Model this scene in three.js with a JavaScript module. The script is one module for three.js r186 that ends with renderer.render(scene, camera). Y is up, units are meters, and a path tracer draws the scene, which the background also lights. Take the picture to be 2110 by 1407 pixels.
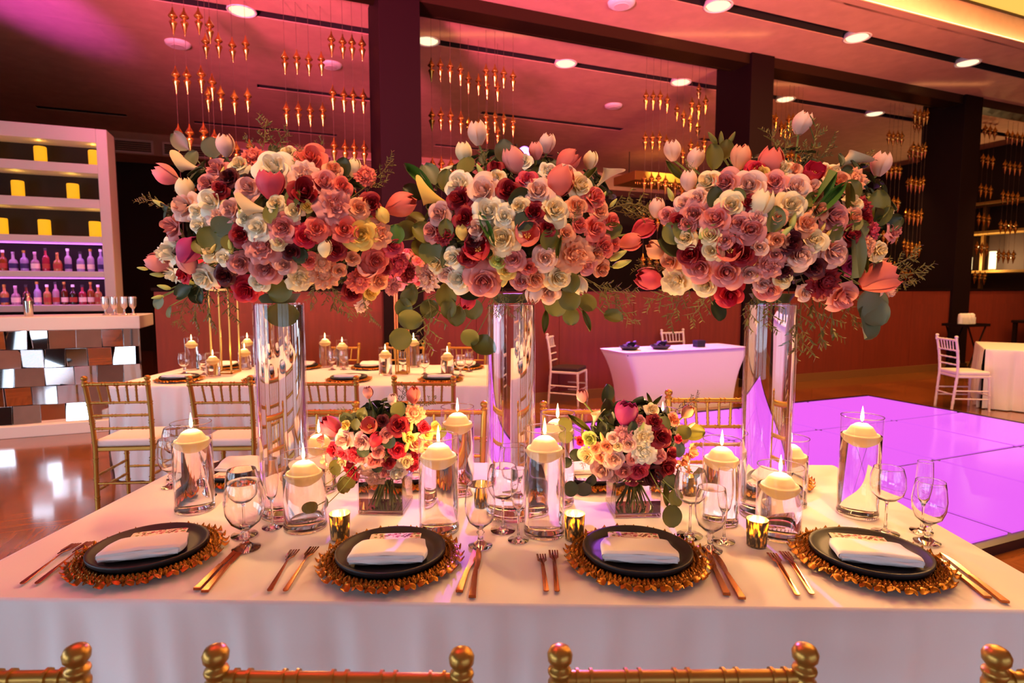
import * as THREE from 'three';
import { RoundedBoxGeometry } from 'three/addons/geometries/RoundedBoxGeometry.js';
import { RectAreaLightUniformsLib } from 'three/addons/lights/RectAreaLightUniformsLib.js';
import { mergeGeometries, mergeVertices } from 'three/addons/utils/BufferGeometryUtils.js';

// ---------------------------------------------------------------- camera, exposure, large lights
const scene = new THREE.Scene();
scene.background = new THREE.Color(0, 0, 0);
const EYE = 1.51, PITCH = Math.atan(106.5 / 1200);
const camera = new THREE.PerspectiveCamera(2 * Math.atan(703.5 / 1200) * 180 / Math.PI, 2110 / 1407, 0.05, 80);
camera.position.set(0, EYE, 0);
camera.rotation.set(-PITCH, 0, 0);
camera.focus = 1.85;
camera.userData.fStop = 4;
scene.add(camera);
const renderer = new THREE.WebGLRenderer({ antialias: true });
renderer.toneMapping = THREE.LinearToneMapping;
renderer.toneMappingExposure = 1.0;
renderer.shadowMap.enabled = true;
RectAreaLightUniformsLib.init();

// the hall runs at 22 degrees to the tables: u along the low wall, n towards the camera
const TURN = 22 * Math.PI / 180, W0 = new THREE.Vector3(4.7, 0, -9.5);
const roomPoint = (u, h, n) => new THREE.Vector3(u, h, n).applyAxisAngle(new THREE.Vector3(0, 1, 0), TURN).add(W0);
const CEIL = 5.03;
const PI = Math.PI, V3 = (x, y, z) => new THREE.Vector3(x, y, z);

function areaLight(name, color, intensity, w, h, pos, target) {
  const l = new THREE.RectAreaLight(color, intensity, w, h);
  l.name = name; l.position.copy(pos); l.lookAt(target); scene.add(l); return l;
}
function spotLight(name, color, intensity, pos, target, angle, penumbra, radius = 2) {
  const l = new THREE.SpotLight(color, intensity, 0, angle, penumbra, 2);
  l.name = name; l.position.copy(pos); l.target.position.copy(target); l.castShadow = true; l.shadow.radius = radius;
  scene.add(l); scene.add(l.target); return l;
}
// amber light panel in the raised ceiling bay over the dance floor (mesh: light_bay)
const AMBER = new THREE.Color(1.0, 0.5, 0.17), PINK = new THREE.Color(1.0, 0.13, 0.32), PURPLE = new THREE.Color(0.5, 0.1, 1.0), COOL = new THREE.Color(0.74, 0.92, 1.16);
areaLight('bay_light', AMBER, 4.3, 9.6, 4.6, roomPoint(-0.5, 5.45, 4.01), roomPoint(-0.5, 0, 4.01));
// daylight from the windows in the wall behind the camera and the left wall (meshes: window_1..6)
for (const u of [-7.4, -5.1, -2.8]) areaLight('window_light', COOL, 1.1, 2.1, 2.1, roomPoint(u, 1.45, 11.5), roomPoint(u, 1.45, 0));
for (const n of [3.4, 5.9, 8.4]) areaLight('window_light', COOL, 4.6, 2.1, 1.5, roomPoint(-13.1, 1.45, n), roomPoint(0, 1.45, n));
// pink wash of two wall-washer cans standing left and right of the camera (meshes: par_can)
spotLight('par_can_light', PINK, 800, roomPoint(-10.6, 1.9, 6.2), roomPoint(-7.0, 5.2, 0.6), 0.6, 0.9, 30);
spotLight('par_can_light', new THREE.Color(0.75, 0.08, 0.95), 420, roomPoint(-12.4, 2.1, 3.6), roomPoint(-10.7, 5.03, -1.9), 0.13, 1, 6);
spotLight('par_can_light', new THREE.Color(1.0, 0.3, 0.12), 250, roomPoint(-1.5, 1.9, 7.6), roomPoint(-1.5, 5.4, 0.6), 0.5, 0.9, 30);

// ---------------------------------------------------------------- helpers
let seedState = 1;
const rnd = () => { seedState = (seedState + 0x6D2B79F5) | 0; let t = Math.imul(seedState ^ (seedState >>> 15), 1 | seedState); t = (t + Math.imul(t ^ (t >>> 7), 61 | t)) ^ t; return ((t ^ (t >>> 14)) >>> 0) / 4294967296; };
const reseed = (n) => { seedState = n; };
const rr = (a, b) => a + (b - a) * rnd();
const used = new Map();
function numbered(name) { const n = used.get(name) ?? 0; used.set(name, n + 1); return n ? `${name}_${String(n).padStart(3, '0')}` : name; }
function shadow(o) { o.castShadow = true; o.receiveShadow = true; return o; }
function part(name, geo, mat, parent) { const m = shadow(new THREE.Mesh(geo, mat)); m.name = name; parent.add(m); return m; }
function thing(name, label, category, pos = [0, 0, 0], turn = 0, group) {
  const o = new THREE.Group(); o.name = numbered(name); o.position.set(...(pos.isVector3 ? pos.toArray() : pos)); o.rotation.y = turn;
  o.userData = { label, category }; if (group) o.userData.group = group; scene.add(o); return o;
}
function copy(src, label, pos, turn = 0, group = src.userData.group) {
  const c = src.clone(); c.name = numbered(src.name.replace(/_\d{3}$/, '')); c.position.set(...(pos.isVector3 ? pos.toArray() : pos)); c.rotation.set(0, turn, 0);
  c.userData = { label, category: src.userData.category }; if (group) c.userData.group = group; scene.add(c); return c;
}
function structure(name, geo, mat, inRoom = true) {
  const m = shadow(new THREE.Mesh(geo, mat)); m.name = numbered(name); m.userData = { kind: 'structure' };
  if (inRoom) { m.position.copy(W0); m.rotation.y = TURN; } scene.add(m); return m;
}
const bx = (w, h, d, x = 0, y = 0, z = 0, r = 0) => (r ? new RoundedBoxGeometry(w, h, d, 2, r) : new THREE.BoxGeometry(w, h, d)).translate(x, y, z);
const span = (x0, x1, y0, y1, z0, z1, r = 0) => bx(x1 - x0, y1 - y0, z1 - z0, (x0 + x1) / 2, (y0 + y1) / 2, (z0 + z1) / 2, r);
const cyl = (r0, r1, h, x = 0, y = 0, z = 0, seg = 20, open = false) => new THREE.CylinderGeometry(r1, r0, h, seg, 1, open).translate(x, y, z);
const lathe = (pts, seg = 32) => new THREE.LatheGeometry(pts.map(([x, y]) => new THREE.Vector2(x, y)), seg);
const tube = (pts, r, n = 12, seg = 6) => new THREE.TubeGeometry(new THREE.CatmullRomCurve3(pts.map((p) => (p.isVector3 ? p : V3(...p)))), n, r, seg);
function rod(a, b, r0, r1 = r0, seg = 10) {
  const A = V3(...a), B = V3(...b), d = B.clone().sub(A), g = new THREE.CylinderGeometry(r1, r0, d.length(), seg);
  g.applyQuaternion(new THREE.Quaternion().setFromUnitVectors(V3(0, 1, 0), d.clone().normalize())); return g.translate((A.x + B.x) / 2, (A.y + B.y) / 2, (A.z + B.z) / 2);
}
function merge(list) {
  const flat = list.map((g) => { const q = g.index ? g.toNonIndexed() : g; for (const k of Object.keys(q.attributes)) if (!['position', 'normal', 'uv'].includes(k)) q.deleteAttribute(k); return q; });
  return mergeGeometries(flat);
}
const smooth = (g) => { g.deleteAttribute('normal'); if (g.attributes.uv) g.deleteAttribute('uv'); const m = mergeVertices(g, 1e-5); m.computeVertexNormals(); m.setAttribute('uv', new THREE.Float32BufferAttribute(new Float32Array(m.attributes.position.count * 2), 2)); return m; };
function sheet(fn, nu, nv, uRange = [0, 1], vRange = [0, 1]) {          // a curved patch from fn(u, v) -> [x, y, z]
  const p = [], uv = [], ix = [];
  for (let j = 0; j <= nv; j++) for (let i = 0; i <= nu; i++) { const u = uRange[0] + (uRange[1] - uRange[0]) * i / nu, v = vRange[0] + (vRange[1] - vRange[0]) * j / nv; p.push(...fn(u, v)); uv.push(i / nu, j / nv); }
  for (let j = 0; j < nv; j++) for (let i = 0; i < nu; i++) { const a = j * (nu + 1) + i, b = a + 1, c = a + nu + 1, d = c + 1; ix.push(a, b, d, a, d, c); }
  const g = new THREE.BufferGeometry(); g.setAttribute('position', new THREE.Float32BufferAttribute(p, 3)); g.setAttribute('uv', new THREE.Float32BufferAttribute(uv, 2)); g.setIndex(ix); g.computeVertexNormals(); return g;
}
const hash2 = (x, y) => { let h = Math.imul(x, 374761393) + Math.imul(y, 668265263) | 0; h = Math.imul(h ^ (h >>> 13), 1274126177); return ((h ^ (h >>> 16)) >>> 0) / 4294967296; };
function noise2(x, y) { const x0 = Math.floor(x), y0 = Math.floor(y), fx = x - x0, fy = y - y0, s = (t) => t * t * (3 - 2 * t), a = hash2(x0, y0), b = hash2(x0 + 1, y0), c = hash2(x0, y0 + 1), d = hash2(x0 + 1, y0 + 1); return (a + (b - a) * s(fx)) + ((c + (d - c) * s(fx)) - (a + (b - a) * s(fx))) * s(fy); }
const fbm = (x, y, o = 4) => { let v = 0, a = 0.5; for (let i = 0; i < o; i++) { v += a * noise2(x, y); x *= 2.03; y *= 2.03; a *= 0.5; } return v; };
function dataTexture(w, h, fn, srgb = true) {
  const d = new Uint8Array(w * h * 4);
  for (let y = 0; y < h; y++) for (let x = 0; x < w; x++) { const c = fn(x / w, y / h, x, y), i = (y * w + x) * 4; d[i] = c[0] * 255; d[i + 1] = c[1] * 255; d[i + 2] = c[2] * 255; d[i + 3] = 255; }
  const t = new THREE.DataTexture(d, w, h); t.wrapS = t.wrapT = THREE.RepeatWrapping; t.magFilter = THREE.LinearFilter; t.minFilter = THREE.LinearMipmapLinearFilter; if (srgb) t.colorSpace = THREE.SRGBColorSpace; t.needsUpdate = true; return t;
}
function boxUV(g, s = 1) {                                               // uv in metres
  const q = g.index ? g.toNonIndexed() : g; q.computeVertexNormals(); const p = q.attributes.position, n = q.attributes.normal, uv = new Float32Array(p.count * 2);
  for (let i = 0; i < p.count; i++) { const ax = Math.abs(n.getX(i)), ay = Math.abs(n.getY(i)), az = Math.abs(n.getZ(i)); if (ay >= ax && ay >= az) { uv[2 * i] = p.getX(i) * s; uv[2 * i + 1] = p.getZ(i) * s; } else if (ax >= az) { uv[2 * i] = p.getZ(i) * s; uv[2 * i + 1] = p.getY(i) * s; } else { uv[2 * i] = p.getX(i) * s; uv[2 * i + 1] = p.getY(i) * s; } }
  q.setAttribute('uv', new THREE.BufferAttribute(uv, 2)); return q;
}
const std = (color, roughness = 0.7, metalness = 0, extra = {}) => new THREE.MeshStandardMaterial({ color, roughness, metalness, side: THREE.DoubleSide, ...extra });
const glow = (color, strength) => new THREE.MeshStandardMaterial({ color: 0x000000, roughness: 1, emissive: color, emissiveIntensity: strength });

// ---------------------------------------------------------------- materials
const floorTex = dataTexture(512, 512, (u, v) => {
  const col = Math.floor(u * 2), row = Math.floor(v * 2), k = hash2(col + 7, row + 3), dir = (col + row) % 2;
  const g = dir ? fbm(u * 60, v * 6, 4) : fbm(u * 6, v * 60, 4), s = 0.78 + 0.3 * (g - 0.45) + 0.12 * (k - 0.5);
  return [0.70 * s, 0.41 * s, 0.18 * s];
});
const panelTex = dataTexture(256, 256, (u, v) => { const g = fbm(u * 40, v * 4, 4), s = 0.9 + 0.16 * (g - 0.45); return [0.53 * s, 0.2 * s, 0.135 * s]; });
const plasterTex = dataTexture(256, 256, (u, v) => { const s = 0.94 + 0.1 * (fbm(u * 16, v * 16, 3) - 0.45); return [0.84 * s, 0.64 * s, 0.54 * s]; });
const mercuryTex = dataTexture(256, 256, (u, v) => { const t = fbm(u * 26, v * 26, 3), k = t > 0.52 ? 1 : t > 0.44 ? 0.62 : 0.3; return [0.98 * k, 0.78 * k, 0.38 * k]; });
const mercuryPass = dataTexture(256, 256, (u, v) => { const t = fbm(u * 26, v * 26, 3), k = t > 0.52 ? 0.75 : t > 0.44 ? 0.4 : 0.12; return [k, k, k]; }, false);
const MAT = {
  floor: new THREE.MeshPhysicalMaterial({ map: floorTex, roughness: 0.16, clearcoat: 0.6, clearcoatRoughness: 0.08 }),
  plaster: std(0xffffff, 0.85, 0, { map: plasterTex }),
  lowWall: std(0xffffff, 0.55, 0, { map: panelTex }),
  darkWood: new THREE.MeshPhysicalMaterial({ color: 0x1a0a0a, roughness: 0.65, specularIntensity: 0.25, side: THREE.DoubleSide }),
  darkWall: std(0x25110f, 0.75),
  slot: std(0x130a08, 0.9),
  bronze: std(0x3a2a18, 0.35, 0.6),
  linen: std(0xf3eeec, 0.85),
  stretch: std(0xf4eef0, 0.7),
  gold: std(0xb98a3e, 0.34, 0.75),
  charger: std(0xa26a20, 0.36, 0.85),
  cutlery: std(0xb06c40, 0.2, 1),
  cushion: std(0xf0e6e2, 0.85),
  whiteWood: std(0xf0e4e2, 0.5),
  blackPlate: std(0x1d1517, 0.5),
  card: std(0xf6e6d4, 0.8),
  white: std(0xf2ece8, 0.55),
  mirror: std(0xe8e4e2, 0.03, 1),
  chrome: std(0xd9d6d6, 0.12, 1),
  blackMetal: std(0x17120f, 0.45, 0.3),
  pane: new THREE.MeshPhysicalMaterial({ color: 0xffffff, roughness: 0.0, transmission: 1, thickness: 0, ior: 1.5, side: THREE.DoubleSide }),
  glass: new THREE.MeshPhysicalMaterial({ color: 0xffffff, roughness: 0.0, transmission: 1, thickness: 0.01, ior: 1.5 }),
  water: new THREE.MeshPhysicalMaterial({ color: 0xffffff, roughness: 0.0, transmission: 1, thickness: 0.05, ior: 1.33 }),
  wax: new THREE.MeshPhysicalMaterial({ color: 0xffedbe, roughness: 0.9, transmission: 0.7, thickness: 0, side: THREE.DoubleSide }),
  wick: std(0x1a1008, 0.9),
  flame: glow(new THREE.Color(1.0, 0.72, 0.32), 9),
  mercury: new THREE.MeshPhysicalMaterial({ color: 0xffffff, map: mercuryTex, roughness: 0.5, transmission: 0.8, transmissionMap: mercuryPass, thickness: 0, side: THREE.DoubleSide }),
  stem: std(0x77853c, 0.6),
  stemDark: std(0x4a5526, 0.6),
  gem: std(0xd7a04a, 0.16, 0.9),
  cord: std(0x5a4632, 0.6),
};
// ---------------------------------------------------------------- measured places (metres; flowers in cm from the vase foot)
const STRANDS = [
  [[-8.86,4.43,-0.5],[-8.75,4.44,-0.5],[-8.61,4.47,-0.5],[-8.51,4.43,-0.6],[-8.6,4.43,-1.1],[-8.46,4.46,-1.1],[-8.31,4.43,-1.1],[-8.16,4.47,-1.1]],
  [[-7.72,4.92,-0.9],[-7.58,4.94,-0.9],[-7.44,4.94,-0.9],[-7.29,4.96,-0.9],[-7.2,4.44,-0.5],[-7.07,4.43,-0.5],[-6.96,4.44,-0.5],[-6.84,4.44,-0.5]],
  [[-5.98,4.93,-0.5],[-5.86,4.95,-0.5],[-5.73,4.95,-0.5],[-5.59,4.93,-0.5],[-5.29,5.05,-1.1],[-5.14,5.04,-1.1],[-5.01,5,-1.1],[-4.85,4.99,-1.1],[-5.15,5.06,-0.75],[-5.02,5.07,-0.75],[-4.89,5.06,-0.75],[-4.75,5.04,-0.75]],
  [[-2.58,5.02,-0.7],[-2.45,5.03,-0.7],[-2.32,5.05,-0.7],[-2.19,5.01,-0.7],[-1.62,5.08,-1.2],[-1.48,4.99,-1.2],[-1.34,4.93,-1.2],[-1.18,4.83,-1.2],[-1.88,4.93,-0.5],[-1.75,4.9,-0.5],[-1.62,5,-0.5]],
  [[-0.26,4.96,-0.6],[-0.17,4.95,-0.6],[-0.07,4.93,-0.6],[0.68,5.04,-1.2],[0.78,5.02,-1.2],[0.89,5.01,-1.2],[0.43,5.02,-0.8],[0.53,5.04,-0.8],[0.63,5.03,-0.8],[0.74,5.03,-0.8]],
  [[2.97,5,-0.8],[3.09,4.99,-0.8],[3.21,5.02,-0.8],[3.33,5.01,-0.8],[4.31,4.91,-1.3],[4.43,4.89,-1.3],[4.55,4.88,-1.3],[4.68,4.88,-1.3],[3.23,4.74,-0.5],[3.36,4.73,-0.5],[3.48,4.72,-0.5],[3.57,4.76,-0.5]],
  [[6.2,4.88,-1.0],[6.37,4.87,-1.0],[6.54,4.86,-1.0],[6.43,4.71,-0.7],[6.6,4.7,-0.7],[6.77,4.7,-0.7],[6.95,4.7,-0.7]]
];
const LAMPS_A = [-11.09, -10.56, -10];
const LAMPS_B = [-10.81, -10.25];
const LAMPS_C = [-11, -10.57, -10.04];
const BOTTLES_A = [-11.21, -11.1, -11.01, -10.91, -10.8, -10.69, -10.58, -10.46, -10.35, -10.22, -10.11, -10];
const BOTTLES_B = [-11.14, -11.02, -10.91, -10.8, -10.69, -10.59, -10.5, -10.41, -10.32, -10.22, -10.13, -10.05];const FLOWERS_A1 = [
  ['T','pink',-33.1,110.5,2.2,6.7,-60], ['T','cream',-18.4,103.5,18,5.6,-8], ['T','blush',-10,117.5,10.6,5.9,3], ['C','cream',-20.5,111.1,11.9,7.3,-75],
  ['R','mauve',-8,108.6,20,6], ['R','cream',-1.1,109.8,21.3,5.1], ['K','coral',2.3,112.2,20.1,5.6], ['R','white',9.9,108.1,24.5,9],
  ['R','cream',12.3,113.6,19.7,3.7], ['R','coral',19.2,111.3,21.4,7.8], ['L','blush',18.6,106.4,25.5,6.7], ['T','cream',30.7,109.1,19.8,4.6,12],
  ['K','coral',34,106.9,19.9,5.1], ['R','mauve',-10.1,104.2,21.7,5.5], ['R','crimson',-5.2,102.4,24.4,4.5], ['R','lilac',4,101.8,27.2,6.7],
  ['P','rose',10.1,102.9,27.5,7.3,4], ['R','crimson',19.6,100.7,28.4,8.4], ['R','pink',24.2,103.8,26.1,6.5], ['R','white',-7.5,98.8,24.7,7.4],
  ['R','lilac',-1.2,96.3,27.3,5.5], ['R','blush',-18,98.2,19.8,7.7], ['C','cream',6.3,96.3,29.1,7.5,-80], ['L','blush',-5.3,94.4,26.1,5.4],
  ['R','white',6.8,91.5,29.2,6.6], ['R','pink',13.8,91.3,29.8,7.2], ['R','cream',17.1,95.6,29.8,4.4], ['S','yellow',20.5,96.9,29.4,3.1],
  ['L','mauve',27.7,97.5,27.6,8.9], ['R','peach',33.4,97,25.3,5.4], ['R','crimson',36,98.6,23.3,5.5], ['T','coral',43.3,99.2,16.1,8.1,70],
  ['T','yellow',39,95.6,21.5,4.4,-30], ['R','mauve',-23,92.8,17.1,7.1], ['R','crimson',1.7,89.6,27.9,5.7], ['R','hot',19.7,88.9,29.1,5.9],
  ['R','coral',22.9,91.1,29.1,5.5], ['R','coral',29.7,91.1,27,6.4], ['R','yellow',33.5,89.9,24.7,7.9], ['L','peach',38.1,90.6,21.7,6.9],
  ['R','white',-26.4,86,12.7,7.3], ['T','magenta',-17.7,86,18.7,7.5,40], ['T','pink',-20.7,82.6,14.9,6.2,-20], ['L','mauve',7.2,86.4,28,8.6],
  ['R','cream',12.4,87.4,28.9,4.2], ['T','cream',24.2,85.9,27,4.4,10], ['R','crimson',26.9,85.5,25.9,5.1], ['S','peach',30.5,83.4,22.7,3.9],
  ['R','coral',36.1,82.9,17.8,6.8], ['T','pink',33.3,80.7,17.6,6.3,999], ['R','white',-34.6,85.8,4.5,4.8], ['T','pink',-37.5,83,1.5,6.7,-75],
  ['R','white',-32.7,79.6,1.5,5.9], ['R','hot',-27.2,79.2,6,4.8], ['R','white',-17.2,78.1,13.1,6.8], ['R','wine',-7.9,78.7,18.7,5.4],
  ['R','mauve',-0.8,82,23.9,5.7], ['R','mauve',6.5,80.5,24.4,7.4], ['R','lilac',12.2,81.5,25.7,5.2], ['L','cream',15.3,77.7,21.9,6.4],
  ['K','peach',22.1,78.8,21.7,6.7], ['K','peach',22.5,82,24.8,4.3], ['S','peach',26.3,79.9,21.4,3.7], ['R','hot',-3.5,74.4,15.4,7.1],
  ['R','white',2.5,76.6,20,4.9], ['K','coral',30.1,77.2,14.4,6], ['R','peach',34.5,77.3,7.1,5.7], ['R','crimson',26.4,73.7,8.5,5.9],
  ['R','yellow',30.2,73.6,1.5,5.4], ['R','rose',41,87.5,16.8,5.7], ['K','rose',40.7,82.4,9,6.4], ['K','crimson',42.7,79.8,1.5,5.1],
  ['K','pink',37.9,75.4,1.5,4.4], ['K','blush',27.6,69.2,1.5,3.6], ['R','wine',-3.1,105.8,23.4,5], ['R','cream',12,97.7,29.5,4.4],
  ['R','white',-12.6,92.6,23,4.6], ['R','wine',15.1,85,27.9,4.4], ['R','coral',19.5,82.5,25.9,4], ['R','cream',-9.7,85.3,22.5,5],
  ['R','coral',28.8,102.9,25.2,4.9], ['R','crimson',37.4,81.3,13.6,4.8], ['R','white',-5.9,83.6,23.2,4.1], ['R','peach',25.7,108,22.8,4.6],
  ['R','white',3.1,93.7,28.6,4], ['R','white',-13,96.5,22.7,4.1], ['B','bud',-42.5,81.3,1.5,3.1,-80], ['B','bud',-37.9,79.3,1.5,4.1,-85],
  ['B','bud',-30.5,100.4,10.8,3.9,-60], ['B','bud',-28.4,77.1,1.5,4.6,-70], ['B','bud',-38.1,72.1,1.5,3.6,-100], ['B','bud',-35.9,75.4,1.5,4.1,-75],
  ['B','bud',26.1,109.1,21.8,3.2,0], ['B','yellow',-5.7,107.4,21.6,3.2,20], ['B','bud',2.2,94.5,28.4,3.5,-20], ['B','yellow',-8.3,86.1,23.5,3.2,40],
  ['B','bud',-2.4,86.4,25.8,4,0], ['B','yellow',10.5,112.5,20.8,3.2,30], ['E','sage',-28.2,120.9,1.5,6.2,-40], ['E','sage',-19.9,113.3,10.2,5.4,10],
  ['E','sage',-15.2,117.4,8.2,5.5,0], ['E','sage',-3.7,91.8,26.6,6.2,60], ['E','olive',11.2,95.2,29.8,5.7,5], ['E','olive',16.9,99,29.2,5.7,20],
  ['E','olive',-8.7,88.7,24.1,6.8,30], ['E','olive',-2.6,87.6,26.1,4,0], ['E','deep',17.3,83.8,27,4,0], ['E','deep',28.3,108.8,21.2,5.1,10],
  ['E','green',41.9,90.6,17.6,5.2,0], ['E','olive',7.8,74.4,17.7,7,70], ['E','olive',1.8,66.7,1.5,8.2,90], ['E','deep',-29.5,73.9,1.5,6.2,60],
  ['E','sage',-34.3,67.4,1.5,3.6,170], ['E','sage',-37.7,70.4,1.5,4.1,190], ['E','deep',-25.1,72.9,1.5,6.2,150], ['E','olive',-12.7,86.7,21.7,5,-30],
  ['E','olive',44.6,92.2,14.1,5.8,100], ['E','olive',46.5,95.3,11,5.4,80], ['E','olive',46.3,87.7,1.5,6.2,170], ['E','olive',43.6,72.9,1.5,6.2,190],
  ['E','olive',3.1,97.5,28.2,4,10], ['G','fern',1.4,120.8,9.3,11.3,2], ['G','fern',8.5,116.9,15.7,8.6,25], ['G','fern',-0.2,116.1,15.5,7.1,-30],
  ['G','fern',37.7,109.3,14.4,9.6,45], ['G','fern',37.4,104.4,19.4,7,60], ['G','fern',-35.2,101.6,5.9,8.5,-70], ['G','fern',-21.2,70.9,1.5,15.4,185],
  ['G','fern',-13.3,72,5.3,13.1,175], ['G','fern',-25.3,69.4,1.5,13.4,195], ['G','fern',20.9,73.5,13.2,12.5,160], ['G','fern',21.6,70.4,1.5,12.3,150],
  ['G','fern',17.4,74.4,16.7,9.5,190], ['G','fern',29.5,68.4,1.5,10.3,165], ['G','fern',-30.3,67.4,1.5,10.3,200], ['G','fern',20.4,114.2,18,6.6,20],
  ['G','fern',15.9,111.2,21.9,7.3,10]
];
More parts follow.
